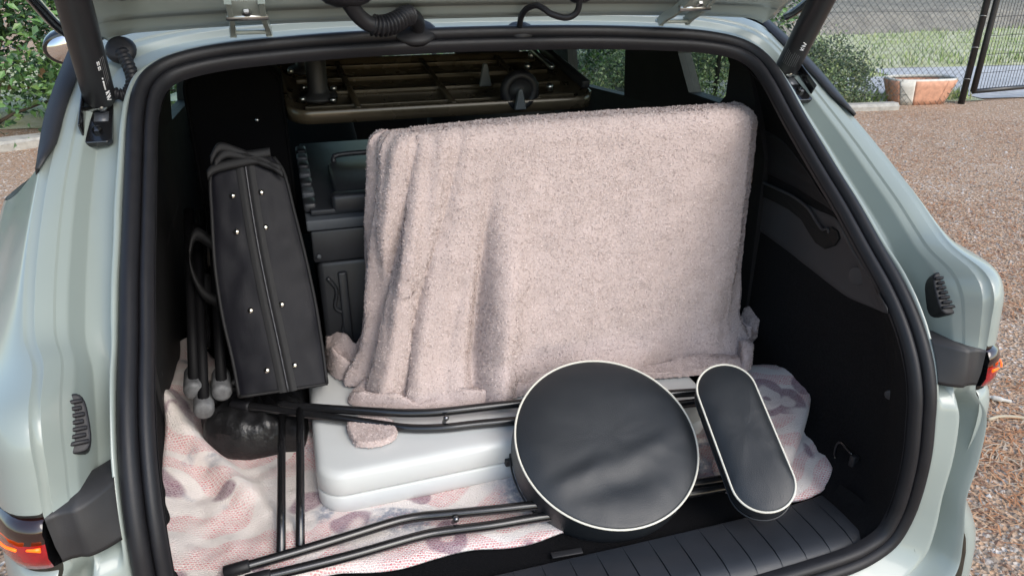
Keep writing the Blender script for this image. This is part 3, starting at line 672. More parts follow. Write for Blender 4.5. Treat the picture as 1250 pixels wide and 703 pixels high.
# ---- towel draped over an upright box
TOW = mat('towel', (.53, .435, .41), .95, var=.06, vscale=22, bump=.3, bscale=420, bdist=.004, sheen=.35, spec=.1)
tw = thing('towel', 'dusty pink terry towel draped over a tall box', 'towel', (.17, 1.3, .80))
NU, NV = 280, 120
def towel_pt(u, v):
    """u: 0 back-left .. 1 back-right round the box, v: 0 hem .. 1 ridge at the top, 1..1.25 across the top"""
    k = smooth(0, 1, v); zt = 1.306+.014*smooth(0, .45, u)
    yF = 1.205+.035*v; yB = 1.40-.05*v; xL = -.222+.022*v; xR = .548+.010*v
    path = [(xL-.012*(1-v), yB), (xL, yF+.09), (xL+.012, yF+.03), (xL+.05, yF), (.15, yF-.006), (xR-.035, yF-.004), (xR-.006, yF+.018), (xR+.004, yF+.07), (xR, yB)]
    d = np.r_[0, np.cumsum([math.dist(path[i], path[i+1]) for i in range(len(path)-1)])]; s = u*d[-1]
    i = min(np.searchsorted(d, s, 'right')-1, len(path)-2); w = (s-d[i])/(d[i+1]-d[i]); p = np.array(path[i])*(1-w)+np.array(path[i+1])*w
    t = np.array(path[i+1])-np.array(path[i]); t /= np.linalg.norm(t); n = np.array([t[1], -t[0]])
    return p, n, s, zt
TP = np.zeros((NV, NU, 3))
pl = [towel_pt(u, 0.)[2] for u in (0, 1)]; LEN = pl[1]
for i in range(NV):
    v = i/(NV-1)*1.16
    for j in range(NU):
        u = j/(NU-1); vv = min(v, 1.); p, n, s, zt = towel_pt(u, vv)
        lowf = 1-vv; fL = (1-smooth(.06, .25, s-.06))*smooth(-.02, .06, s)            # gathered folds at the left corner
        fold = fL*.030*(.30+.70*smooth(1., .25, vv))*(abs(math.sin(s*40+lowf*1.1+.3*math.sin(vv*5)+.4))**.7*1.6-.9)+fL*.004*math.sin(s*150+vv*3)
        g = math.exp(-((s-.335-.05*(1-vv))/.032)**2)*smooth(.85, .15, vv)*.042                     # one heavy pleat
        g -= math.exp(-((s-.290-.045*(1-vv))/.014)**2)*smooth(.97, .3, vv)*.030
        fR = smooth(LEN-.36, LEN-.20, s); fold += fR*.009*smooth(.9, .1, vv)*math.sin(s*62+vv*1.5)
        fold += (.004*math.sin(s*16+vv*2)*lowf+.0045*fbm((s*1.2, vv*.5, 1), 7)+.002*fbm((s, vv*.6, 9), 22))*smooth(1.02, .8, vv)
        flare = .035*smooth(.16, .0, vv)*(.5+.5*math.sin(s*21+1))+.02*smooth(.3, 0, vv)*fL
        p = p+n*(fold+g+flare)
        z = .806+(zt-.806)*vv
        if v > .93:                                                   # roll over the top edge
            q = (v-.93)/.23; a = min(q*1.9, 1.)*math.pi/2; cx, cy = .15, 1.31; ins = .028*(1-math.cos(a))+max(0, q-.52)*.10
            zz = .806+(zt-.806)*.93+.036*math.sin(a)
            dx, dy = p[0]-cx, p[1]-cy; L_ = math.hypot(dx, dy); ex = np.sign(dx)*min(abs(dx), ins*.9); ey = np.sign(dy)*min(abs(dy), ins)
            p = np.array([p[0]-ex*(abs(dx) > .28), p[1]-ey]); z = zz+.0015*fbm((p[0], p[1], 2), 8)
        hem = .018*smooth(.05, 0, vv)*math.sin(s*17)
        TP[i, j] = (p[0], p[1], max(z+hem*0, .803))
to = grid('towel_drape', TP, TOW, tw)
# flat cap closing the top behind the roll
cap = TP[-1]; cc = cap.mean(0); mo('towel_top', np.vstack([cap, cc[None]]), [(j, (j+1) % NU, NU) for j in range(NU)], TOW, tw)
# loose ends lying on the case: heaps with rolled borders
def heap(nm, outline, z0, amp, seed, ridges, nr=34, na=110, zc=None):
    """soft heap: closed pixel outline on the plane z0, raised inside"""
    O = np.array([on(x, y, 'z', z0) for x, y in outline]); O = catmull(O, na, True); c = O.mean(0); P = []
    for i in range(nr):
        t = 1-i/(nr-1)
        for j in range(na):
            p = c+(O[j]-c)*t; e = 1-t**5
            w = (p[0]*ridges[0]+p[1]*ridges[1]); hgt = amp*(.25+.5*(.5+.5*math.sin(w+2*fbm((p[0], p[1], seed), 6)))+.45*fbm((p[0], p[1], seed+3), 11))
            P.append(p+np.array([0, 0, max(.002, hgt)*smooth(0, .5, e)+.008*smooth(0, .12, e)]))
    f = gridf(nr, na, False, True)
    return mo(nm, P, f, TOW, tw)
h1 = heap('towel_fold', [(397, 440), (403, 420), (426, 404), (452, 408), (480, 430), (498, 456), (494, 478), (460, 474), (430, 466), (408, 460)], .802, .075, 4., (95, 60))
h2 = heap('towel_fold', [(427, 493), (436, 474), (470, 458), (520, 462), (580, 470), (645, 466), (690, 462), (640, 482), (600, 492), (540, 499), (480, 502)], .8015, .030, 8., (50, 90))
h3 = heap('towel_fold', [(424, 520), (440, 512), (470, 513), (484, 522), (482, 536), (462, 545), (438, 545), (428, 535)], .8010, .004, 12., (40, 70), nr=20, na=60)
h4 = heap('towel_fold', [(640, 466), (690, 462), (780, 452), (850, 445), (905, 432), (910, 445), (880, 455), (800, 462), (700, 470)], .803, .016, 15., (30, 60), nr=20, na=80)
h5 = heap('towel_fold', [(902, 400), (915, 396), (928, 405), (914, 425), (917, 448), (905, 452), (898, 430)], .80, .05, 21., (90, 30), nr=20, na=60)
tag(h3, 'towel corner lying on the case below the chair tubes')
# the short loops of the terry
def pile(objs, n_per_m2, ln):
    V, F_ = [], []; tot = 0; PTS = []; NRM = []
    for o in objs:
        me = o.data; me.calc_loop_triangles(); co = np.zeros(len(me.vertices)*3); me.vertices.foreach_get('co', co); co = co.reshape(-1, 3)
        tr = np.zeros(len(me.loop_triangles)*3, int); me.loop_triangles.foreach_get('vertices', tr); tr = tr.reshape(-1, 3)
        a, b, c = co[tr[:, 0]], co[tr[:, 1]], co[tr[:, 2]]; n = np.cross(b-a, c-a); ar = np.linalg.norm(n, axis=1)/2; ok = ar > 1e-12
        k = int(ar.sum()*n_per_m2); pick = rng.choice(len(ar), k, p=ar/ar.sum()); r1, r2 = rng.random((2, k)); fl_ = r1+r2 > 1; r1[fl_] = 1-r1[fl_]; r2[fl_] = 1-r2[fl_]
        PTS.append(a[pick]+(b-a)[pick]*r1[:, None]+(c-a)[pick]*r2[:, None]); nn = n[pick]/(2*ar[pick][:, None]+1e-12); NRM.append(nn)
    P = np.vstack(PTS); Nn = np.vstack(NRM); ctr = np.array([.15, 1.32, 1.0])-np.array(tw.location)
    flip = ((P-ctr)*Nn).sum(1) < 0; Nn[flip] *= -1
    k = len(P); t = rng.normal(size=(k, 3)); t -= Nn*(t*Nn).sum(1)[:, None]; t /= np.linalg.norm(t, axis=1)[:, None]
    t2 = np.cross(Nn, t); el = np.radians(18+34*rng.random(k))[:, None]; d = t2*np.cos(el)+Nn*np.sin(el)      # loops lie over at 18-52 degrees, faces outwards
    L_ = (ln*(.6+.8*rng.random(k)))[:, None]; wv = t*(.0010+.0007*rng.random(k))[:, None]
    B = P-Nn*.001
    V = np.stack([B-wv, B+wv, B+d*L_*.6+wv*.9, B+d*L_*.6-wv*.9, B+d*L_+t*.0007], 1).reshape(-1, 3)
    i = np.arange(k)*5; quads = np.stack([i, i+1, i+2, i+3], 1).tolist(); tris = np.stack([i+3, i+2, i+4], 1).tolist()
    V = V+np.array(tw.location)
    mi = rng.choice(3, k, p=[.45, .3, .25])
    TM = [TOW, mat('towel_light', (.62, .525, .50), .95, spec=.1), mat('towel_deep', (.45, .36, .335), .95, spec=.1)]
    o = mo('terry_pile', V, quads+tris, TM, tw, smooth=False, midx=np.r_[mi, mi].tolist()); tag(o, kind='stuff')
    o.data.polygons.foreach_set('use_smooth', [True]*len(o.data.polygons)); fn = Nn*np.cos(el)-t2*np.sin(el); vn = Nn*.5+fn*.5+.15*rng.normal(size=(k, 3)); vn /= np.linalg.norm(vn, axis=1)[:, None]
    o.data.normals_split_custom_set_from_vertices(np.repeat(vn, 5, 0).tolist()); return o
pile([to, h1, h2, h3, h4, h5], 260000, .0034)

# ---- folding chair lying on its side: tubular legs, round seat, oval backrest
TUBE = mat('black_enamel', (.010, .010, .011), .22, var=.1, vscale=40, coat=.5, coat_rough=.1)
VINYL = None
def vinyl_mat():
    mt = bpy.data.materials.new('black_vinyl'); mt.use_nodes = True; nt = mt.node_tree; b = nt.nodes['Principled BSDF']; L = nt.links
    b.inputs['Base Color'].default_value = (.014, .017, .021, 1); b.inputs['Roughness'].default_value = .46; b.inputs['Specular IOR Level'].default_value = .55
    tc = nt.nodes.new('ShaderNodeTexCoord'); v = nt.nodes.new('ShaderNodeTexVoronoi'); v.inputs['Scale'].default_value = 900; L.new(tc.outputs['Object'], v.inputs['Vector'])
    n = nt.nodes.new('ShaderNodeTexNoise'); n.inputs['Scale'].default_value = 25; L.new(tc.outputs['Object'], n.inputs['Vector'])
    mr = nt.nodes.new('ShaderNodeMapRange'); mr.inputs['To Min'].default_value = .34; mr.inputs['To Max'].default_value = .48; L.new(n.outputs['Fac'], mr.inputs['Value']); L.new(mr.outputs[0], b.inputs['Roughness'])
    bp = nt.nodes.new('ShaderNodeBump'); bp.inputs['Strength'].default_value = .35; bp.inputs['Distance'].default_value = .0006; L.new(v.outputs['Distance'], bp.inputs['Height']); L.new(bp.outputs[0], b.inputs['Normal'])
    return mt
VINYL = vinyl_mat(); PIPE = mat('white_piping', (.66, .64, .56), .45)
ch = thing('folding_chair', 'folded black tubular chair with round and oval white-piped black cushions', 'chair', (.05, 1.0, .715))
ZU, ZL = .8065, .731
A = [on(x, y, 'z', z) for x, y, z in ((285, 493, .815), (400, 509, .812), (470, 519, ZU), (492, 522, ZU), (515, 523, ZU), (544, 522, ZU), (580, 518, ZU), (623, 514, ZU), (700, 508, ZU), (862, 490, .815))]
B_ = [on(x, y, 'z', z) for x, y, z in ((340, 493, .822), (374, 497, .822), (470, 503, .822), (509, 504, .822), (545, 502, .822), (627, 493, .822), (700, 488, .822), (862, 478, .83))]
C_ = [on(x, y, 'z', z) for x, y, z in ((276, 698, .742), (380, 668, .742), (470, 640, .742), (492, 634, .742), (515, 630, .742), (560, 626, .742), (647, 617, .742), (760, 602, .742), (900, 582, .742))]
D_ = [on(x, y, 'z', z) for x, y, z in ((302, 709, .734), (420, 680, .734), (509, 655, .734), (545, 648, .734), (600, 641, .734), (660, 631, .734), (760, 616, .734), (900, 592, .734))]
for nm, P in (('upper_leg_tube', A), ('upper_leg_tube', B_), ('lower_leg_tube', C_), ('lower_leg_tube', D_)): tube(nm, P, .0083, TUBE, ch, k=14, n=60)
def cap_at(P):
    P = np.array(P); d = P[0]-P[1]; d /= np.linalg.norm(d); lathe('foot_cap', [(.0, -.034), (.0097, -.034), (.0102, -.030), (.0102, .002), (.008, .004), (.002, .0045)], P[0], d, RUBBER, ch, k=16)
cap_at(A); cap_at(C_); cap_at(D_)
tube('cross_bar', [on(344, 505, 'z', .808), on(343, 677, 'z', .742)], .0072, TUBE, ch, k=14, n=4)
tube('cross_bar', [on(366.5, 499, 'z', .820), on(366.5, 671, 'z', .740)], .0072, TUBE, ch, k=14, n=4)
for px, z in (((544, 511), .822), ((556, 634), .745)):
    c = on(*px, 'z', z); lathe('rivet', [(.004, -.02), (.004, .004), (.0055, .005), (.0035, .009), (.001, .010)], c, (.05, -.6, .75), mat('dark_steel', (.25, .25, .26), .3, 1.), ch, k=12)
def cushion(nm, cpx, depth, outline_fn, th, tilt_px, tau, dome, wr):
    """padded cushion; outline_fn(angle)->(a,b) in metres; tilt_px image direction the face leans, tau tilt in degrees from the line of sight"""
    c = CAM+ray(*cpx)*depth; v = CAM-c; v /= np.linalg.norm(v)
    t = RGT*tilt_px[0]-UPV*tilt_px[1]; t -= v*(t@v); t /= np.linalg.norm(t); n = v*math.cos(rad(tau))+t*math.sin(rad(tau))
    x = np.cross(UPV, n); x /= np.linalg.norm(x); y = np.cross(n, x); NA = 96
    ob = np.array([outline_fn(2*math.pi*k/NA) for k in range(NA)])
    def ring(sc, h, fn=None): return [c+x*a*sc+y*b*sc+n*(h+(fn(a*sc, b*sc) if fn else 0)) for a, b in ob]
    face = [ring(s_, 0, lambda a, b, s_=s_: dome*(1-s_**5)+wr(a, b)*smooth(1., .9, s_)) for s_ in (.985, .97, .94, .90, .84, .76, .66, .55, .44, .33, .22, .12, .04)]
    bodyl = [ring(.30, -th), ring(.90, -th), ring(.975, -th+.004), ring(1., -th+.012), ring(1.008, -th*.5), ring(1.0, -.006), ring(.99, -.001)]
    o = stackloops(nm, bodyl+face, VINYL, ch, sub=1)
    V, F_ = tubev(np.array(ring(1.0, 0.)+ring(1.0, 0.)[:1]), .0019, 8, False); mo('piping', V, F_, PIPE, o)
    lp = ring(1.002, -th+.006); V, F_ = tubev(np.array(lp+lp[:1]), .0018, 6, False); mo('base_seam', V, F_, VINYL, o)
    return o, c, x, y, n
def seat_wr(a, b):
    w = -.006*math.exp(-((a-.01)**2/.006+(b+.07)**2/.004))
    w += .0045*math.exp(-((b+.055-.35*(a+.02))/.013)**2)*math.exp(-((a+.03)/.07)**2)-.004*math.exp(-((b+.085-.25*(a-.02))/.012)**2)*math.exp(-((a)/.075)**2)
    w += .004*math.exp(-((b+.03-.5*(a-.06))/.014)**2)*math.exp(-((a-.05)/.05)**2)+.0012*fbm((a, b, 2), 18)
    return w
o, *_ = cushion('round_seat', (741, 535.5), 1.292, lambda t: (.1625*math.cos(t), .1625*math.sin(t)), .080, (9, -20), 31, .015, lambda a, b: 1.0*seat_wr(a, b)*float(smooth(.002, .03, math.hypot(a, b)))+1.25*seat_wr(0., 0.)*(1-float(smooth(.002, .03, math.hypot(a, b)))))
tag(o, 'round seat cushion in creased black vinyl with white piping')
def stad(t):
    hw, hl = .0515, .137; ca, sa = math.cos(t), math.sin(t); k = hl-hw
    # arc-length-like stadium, long axis tilted
    q = (t/(2*math.pi)) % 1; per = 2*math.pi*hw+4*k; s = q*per; 
    segs = [(2*k*.5, 0), (math.pi*hw, 1), (2*k, 2), (math.pi*hw, 3), (2*k*.5, 4)]
    for ln_, id_ in segs:
        if s <= ln_+1e-9: break
        s -= ln_
    if id_ == 0: p = (hw, s)
    elif id_ == 1: a = s/hw; p = (hw*math.cos(a), k+hw*math.sin(a))
    elif id_ == 2: p = (-hw, k-s)
    elif id_ == 3: a = math.pi+s/hw; p = (hw*math.cos(a), -k+hw*math.sin(a))
    else: p = (hw, -k+s)
    r_ = rad(15.5); return (p[0]*math.cos(r_)-p[1]*math.sin(r_), p[0]*math.sin(r_)+p[1]*math.cos(r_))
o, *_ = cushion('oval_backrest', (908, 529.5), 1.262, stad, .046, (6, -20), 25, .010, lambda a, b: .0008*fbm((a, b, 5), 25))
tag(o, 'narrow oval backrest cushion in smooth black vinyl with white piping')

# ---- upright black soft case with zip and studs
NYL = mat('black_nylon', (.006, .006, .009), .45, spec=.18, var=.15, vscale=30, bump=.5, bscale=900, bdist=.0008)
NYLD = mat('zip_tape', (.006, .006, .007), .7, var=.2, vscale=200)
STUD = mat('chrome_stud', (.8, .76, .66), .15, 1.)
sc_ = thing('soft_case', 'upright black nylon soft case with centre zip and metal studs', 'case', (-.40, 1.35, .78))
b0, b1 = np.array([-.404, 1.235, .838]), np.array([-.414, 1.435, 1.245]); bl_ = b1-b0; bl_ /= np.linalg.norm(bl_)
wv = np.array([1., .05, .0]); wv -= bl_*(wv@bl_); wv /= np.linalg.norm(wv); nf = np.cross(wv, bl_); nf /= np.linalg.norm(nf)      # faces the camera
if nf@(CAM-b0) < 0: nf = -nf
def face_px(x, y, lift=0.): return onpl(x, y, b0+nf*lift, nf)
# outline of the front face traced on its own plane
oL = [face_px(x, y) for x, y in ((292, 484), (284, 440), (272, 388), (263, 330), (259, 270), (257, 215), (266, 193))]
oR = [face_px(x, y) for x, y in ((399, 468), (393, 420), (383, 360), (372, 310), (360, 262), (347, 212), (334, 192))]
L1, R1 = catmull(oL, 30), catmull(oR, 30); P = []
for a, b in zip(L1, R1):
    row = []
    for q in np.linspace(0, 1, 25):
        p = a+(b-a)*q; puff = .010*math.sin(math.pi*q)**.6+.005*fbm((p[0]*2, p[2]*2, 3), 9)*min(1, abs(q-.5)*4)
        row.append(p+nf*puff)
    P.append(row)
P = np.array(P); dep = -nf*.17+np.array([0, .0, .0])
fr_ = grid('front_panel', P, NYL, sc_)
ringi = [(i, 0) for i in range(30)]+[(29, j) for j in range(1, 25)]+[(i, 24) for i in range(28, -1, -1)]+[(0, j) for j in range(23, 0, -1)]
R0 = np.array([P[i, j] for i, j in ringi]); loops = [R0, R0*.0+R0+dep*.08+(R0-R0.mean(0))*.015, R0+dep*.5+(R0-R0.mean(0))*.03, R0+dep+(R0-R0.mean(0))*.01, R0+dep*1.02-(R0-R0.mean(0))*.1]
V = np.array(loops).reshape(-1, 3); n = len(R0); mo('side_panel', V, gridf(5, n, False, True)+[tuple(4*n+j for j in range(n))], NYL, sc_)
for e in (P[:, 0], P[:, 24]): tube('edge_piping', np.array(e)+nf*.001, .0032, NYLD, sc_, k=8)
tube('edge_piping', np.array(P[0])+nf*.001, .003, NYLD, sc_, k=8)
tw_z = [face_px(x, y, .0125) for x, y in ((298, 192), (305, 240), (315, 300), (327, 360), (340, 420), (352, 478))]; tz = catmull(tw_z, 60)
zp = [[p+wv*a+nf*h_ for a, h_ in ((-.016, .0005), (-.010, .0022), (-.004, .0024), (-.003, .001), (.003, .001), (.004, .0024), (.010, .0022), (.016, .0005))] for p in tz]
zo = grid('zip_tape', zp, NYLD, sc_)
tube('zip_teeth', tz+nf*.0018, .0021+.0004*np.sin(np.arange(60)*2.1), mat('zip_teeth', (.03, .03, .035), .35), zo, k=6)
for px in ((284, 239), (319, 235), (289, 283), (324, 277.5), (306, 379), (344, 371.6), (326, 452), (359.6, 445.7)):
    lathe('stud', [(.0058, -.002), (.0058, .0005), (.0045, .0028), (.002, .0040), (.0005, .0042)], face_px(*px, .010), nf, STUD, sc_, k=16)
for A_ in ([(253, 214), (262, 206), (290, 199), (320, 196), (345, 212)], [(257, 196), (268, 180), (292, 186), (320, 198), (343, 206)], [(262, 200), (275, 188), (300, 190), (330, 186)]):
    pts = catmull([face_px(x, y, .018) for x, y in A_], 30)
    grid('strap', [[p-bl_*.009+nf*.0, p-bl_*.004+nf*.003, p+bl_*.004+nf*.003, p+bl_*.009+nf*.0] for p in pts], NYLD, sc_, solid=.002)
pts = catmull([face_px(x, y, -.10) for x, y in ((262, 300), (240, 286), (232, 306), (234, 330), (247, 356), (265, 368))], 40)
grid('side_handle', [[p-wv*.002-bl_*.012, p+nf*.004, p+wv*.002+bl_*.012] for p in pts], NYLD, sc_, solid=.003)

# ---- crumpled black bag under the soft case
BAG = mat('bag_vinyl', (.012, .012, .013), .36, var=.3, vscale=25, bump=.8, bscale=45, bdist=.006)
bg_ = thing('black_bag', 'crumpled glossy black bag on the blanket under the soft case', 'bag', (-.42, 1.22, .72))
O = catmull([on(x, y, 'z', .722) for x, y in ((252, 545), (256, 562), (300, 566), (345, 560), (376, 556), (378, 520), (376, 480), (340, 462), (290, 465), (262, 490), (250, 520))], 90, True); c = O.mean(0); loops = []
for t, hh in ((.93, -.008), (.99, .006), (1.0, .028), (.97, .05), (.92, .066), (.82, .076), (.65, .08), (.45, .082), (.2, .082)):
    lp = []
    for k, p in enumerate(O):
        f_ = fbm((p[0]*1.3, p[1]*1.3, hh*6), 26, 4); f2 = (1-abs(fbm((p[0], p[1], hh*2+4), 13))*2.2); q = c+(p-c)*(t+.03*f_); lp.append(q+np.array([0, 0, hh+.006*f_+.016*f2*smooth(0, .05, hh)-.012*smooth(.03, .06, hh)*(k % 90 < 25)*0]))
    loops.append(lp)
stackloops('bag_body', loops, BAG, bg_, sub=1)
# ---- folded tripod lying with its rubber feet to the tailgate
FOOT = mat('rubber_foot', (.12, .123, .128), .55, var=.45, vscale=60, bump=.4, bscale=200, bdist=.001)
tr_ = thing('folded_tripod', 'folded black tripod with three grey rubber feet beside the soft case', 'tripod', (-.56, 1.4, .75))
for px, z in (((237, 478), .86), ((271, 480), .855), ((249, 502), .835)):
    f0 = on(*px, 'z', z); d = np.array([.0, .62, .42]) if True else 0; d = d/np.linalg.norm(d); ax = -d*.6+(CAM-f0)/np.linalg.norm(CAM-f0)*.5; ax /= np.linalg.norm(ax)
    lg = tube('leg', [f0+d*.01, f0+d*.42], .010, mat('tripod_black', (.005, .005, .006), .6, spec=.15), tr_, k=12, n=4)
    lathe('foot', [(.012, -.075), (.017, -.06), (.0185, -.02), (.0185, -.005), (.0165, .001), (.011, .0035), (.004, .0045)], f0, ax, FOOT, lg, k=18)
c = on(252, 440, 'z', .86); lathe('hub', [(.018, -.03), (.024, -.025), (.024, .025), (.018, .03)], c+np.array([0, .12, .10]), (0, .62, .42), PLAST, tr_, k=16)
tube('centre_post', [c+np.array([0, .02, .02]), c+np.array([0, .30, .21])], .011, TUBE, tr_, n=4)

# ---- black storage crate with grey rim and lid handles
BOXP = mat('crate_plastic', (.022, .024, .028), .42, var=.15, vscale=14, bump=.2, bscale=400, bdist=.0005)
RIM = mat('crate_rim', (.060, .068, .078), .5, var=.1, vscale=30)
cr = thing('storage_crate', 'black plastic storage crate with grey rim and lid handle behind the towel', 'crate', (-.15, 1.7, .71))
BX0, BX1, BY0, BY1, BZ = -.322, .02, 1.42, 2.02, 1.125
box('crate_body', ((BX0+BX1)/2, (BY0+BY1)/2, (.712+BZ-.10)/2+.0), (BX1-BX0-.016, BY1-BY0-.016, BZ-.10-.712), BOXP, cr, bev=.012)
box('upper_band', ((BX0+BX1)/2, (BY0+BY1)/2, BZ-.066), (BX1-BX0-.004, BY1-BY0-.004, .068), BOXP, cr, bev=.004)
box('rim', ((BX0+BX1)/2, (BY0+BY1)/2, BZ-.019), (BX1-BX0+.008, BY1-BY0+.008, .022), RIM, cr, bev=.003)
box('lid', ((BX0+BX1)/2, (BY0+BY1)/2+.006, BZ-.001), (BX1-BX0-.014, BY1-BY0-.026, .012), BOXP, cr, bev=.003)
for k in range(3): box('stiffening_rib', (BX0+.055+.075*k, BY0+.003, .86), (.018, .012, .28), BOXP, cr, bev=.003)
P = [(BX0+.04, .99), (BX0+.055, .96), (BX0+.05, .92), (BX0+.075, .90), (BX0+.06, .87), (BX0+.062, .84), (BX0+.085, .82), (BX0+.07, .79)]
tube('moulded_edge', [(x-.015, BY0+.003, z) for x, z in P], .004, BOXP, cr, n=40)
for k in range(7): box('hinge_clip', (BX0+.008, BY0+.06+.075*k, BZ+.004), (.026, .045, .02), RIM if k % 2 else BOXP, cr, bev=.005)
lh = box('lid_handle', (BX0+.135, BY0+.16, BZ+.018), (.15, .24, .03), BOXP, cr, bev=.008)
box('handle_front', (BX0+.125, BY0+.035, BZ+.012), (.15, .035, .04), BOXP, cr, bev=.008)
tube('handle_bar', [(BX0+.075, BY0+.275, BZ+.03), (BX0+.085, BY0+.285, BZ+.045), (BX0+.20, BY0+.285, BZ+.045), (BX0+.21, BY0+.275, BZ+.03)], .006, BOXP, lh, n=20)
lathe('screw', [(.005, 0), (.005, .003), (.003, .004)], (BX0+.013, BY0+.0, BZ-.085), (0, -1, 0), RIM, cr, k=12)

# ---- tall black hard case at the left, behind the soft case
bc = thing('tall_black_case', 'tall matt black case with rounded corner behind the soft case', 'case', (-.44, 1.7, .71))
loops = []
prf = rrect(-.534, -.338, .712, 1.385, .05, 8)
for y, ins in ((1.640, .012), (1.643, .004), (1.652, 0), (1.70, 0), (1.78, 0), (1.83, .004)):
    cx, cz = -.436, 1.05; loops.append([(cx+(x-cx)*(1-ins/.1), y+.02*(z-.7), cz+(z-cz)*(1-ins/.33)) for x, z in prf])
stackloops('shell', [l for l in loops], mat('matt_black', (.0025, .0025, .003), .85, spec=.08, var=.3, vscale=40), bc)
lp = loops[1]; V, F_ = tubev(np.array(lp+lp[:1]), .004, 8, False); mo('edge_binding', V, F_, MATS['matt_black'], bc)
for z in (1.27, 1.20): lathe('stud', [(.005, -.002), (.005, .001), (.002, .003)], (-.40+.02*(z-1.2), 1.638+.02*(z-.7), z), (0, -1, 0), ZINC, bc, k=10)

# ---- upturned bronze ribbed table top lying on the crate, legs and castor up
BRZ = mat('bronze_paint', (.10, .078, .05), .26, metal=.3, var=.3, vscale=5, coat=.4)
bt_ = thing('ribbed_table_top', 'upturned bronze ribbed table top with black leg stubs behind the towel', 'table', (0, 1.9, 1.14))
p0 = on(352, 145, 'y', 1.62); p1 = on(640, 147, 'y', 1.62); n0 = on(336, 80, 'y', 1.95)
ux = np.array([1., .0, 0]); vy = np.array([-.02, .33, n0[2]-p0[2]+.0]); Wd = .70
vlen = np.linalg.norm(vy); vy /= vlen; nn = np.cross(ux, vy); nn /= np.linalg.norm(nn); o0 = p0.copy()
def TT(a, b, h): return o0+ux*a+vy*b+nn*h
Rm = Matrix(np.array([ux, vy, nn]).T.tolist())
def tbox(nm, a, b, h, s, mt, par=bt_, bev=.004): return box(nm, TT(a, b, h), s, mt, par, R=Rm, bev=bev)
lp = rrect(0, Wd, 0, vlen, .05, 6); top = stackloops('tray', [[TT(a, b, -.016) for a, b in lp], [TT(a, b, .012) for a, b in lp], [TT(a+(.35-a)*.02, b+(vlen/2-b)*.02, .014) for a, b in lp], [TT(a+(.35-a)*.05, b+(vlen/2-b)*.05, .0) for a, b in lp], [TT(a+(.35-a)*.07, b+(vlen/2-b)*.07, -.004) for a, b in lp]], BRZ, bt_)
for k in range(4): tbox('rib', .35, .05+k*.085, .000, (.62, .009, .010), BRZ, bev=.002)
for a in (.15, .36, .56): tbox('cross_rail', a, vlen/2, .004, (.012, vlen*.90, .014), BRZ, bev=.002)
def leg(a, b, hgt, r_=.022):
    lathe('leg_stub', [(r_*1.9, 0), (r_*1.9, .006), (r_*1.1, .012), (r_, .02), (r_, hgt)], TT(a, b, .008), (0, -.12, 1), PLAST, bt_, k=18)
    for q in range(4): lathe('bolt', [(.007, 0), (.007, .008), (.004, .010)], TT(a, b, .012)+ux*.045*math.cos(q*1.57+.6)+vy*.05*math.sin(q*1.57+.6), nn, ZINC, bt_, k=8)
leg(.075, .09, .16); leg(.07, .27, .12)
c = on(634, 111, 'y', 1.63)
V, F_ = tubev(np.array([c+np.array([.034*math.cos(t), 0, .034*math.sin(t)]) for t in np.linspace(0, 2*math.pi, 33)]), .0125, 10, False); mo('wheel', V, F_, RUBBER, bt_)
lathe('wheel_hub', [(.026, -.01), (.026, .01)], c, (0, 1, 0), PLAST, bt_, k=20)
PRG = mat('grey_prong', (.10, .11, .115), .45)
for (x, y, yy, hh, ww) in ((593, 92, 1.72, .052, .030), (636, 122, 1.60, .046, .028)):
    c = on(x, y, 'y', yy); mo('prong', [c+np.array(v) for v in ((-ww/2, 0, -hh/2), (ww/2, 0, -hh/2), (ww*.16, 0, hh/2), (-ww*.16, 0, hh/2), (-ww/2, .012, -hh/2), (ww/2, .012, -hh/2), (ww*.16, .012, hh/2), (-ww*.16, .012, hh/2))],
       [(0, 1, 2, 3), (7, 6, 5, 4), (0, 4, 5, 1), (1, 5, 6, 2), (2, 6, 7, 3), (3, 7, 4, 0)], PRG, bt_, smooth=False, bev=.003)
for a, b in ((.60, .20), (.64, .28), (.57, .07), (.60, .055)): lathe('bolt', [(.009, 0), (.009, .012), (.005, .016)], TT(a, b, .012), nn, ZINC, bt_, k=8)
tbox('handle_bar', .68, .17, .03, (.02, .28, .02), PLAST); tbox('handle_bar', .64, .22, .035, (.012, .16, .012), ZINC)

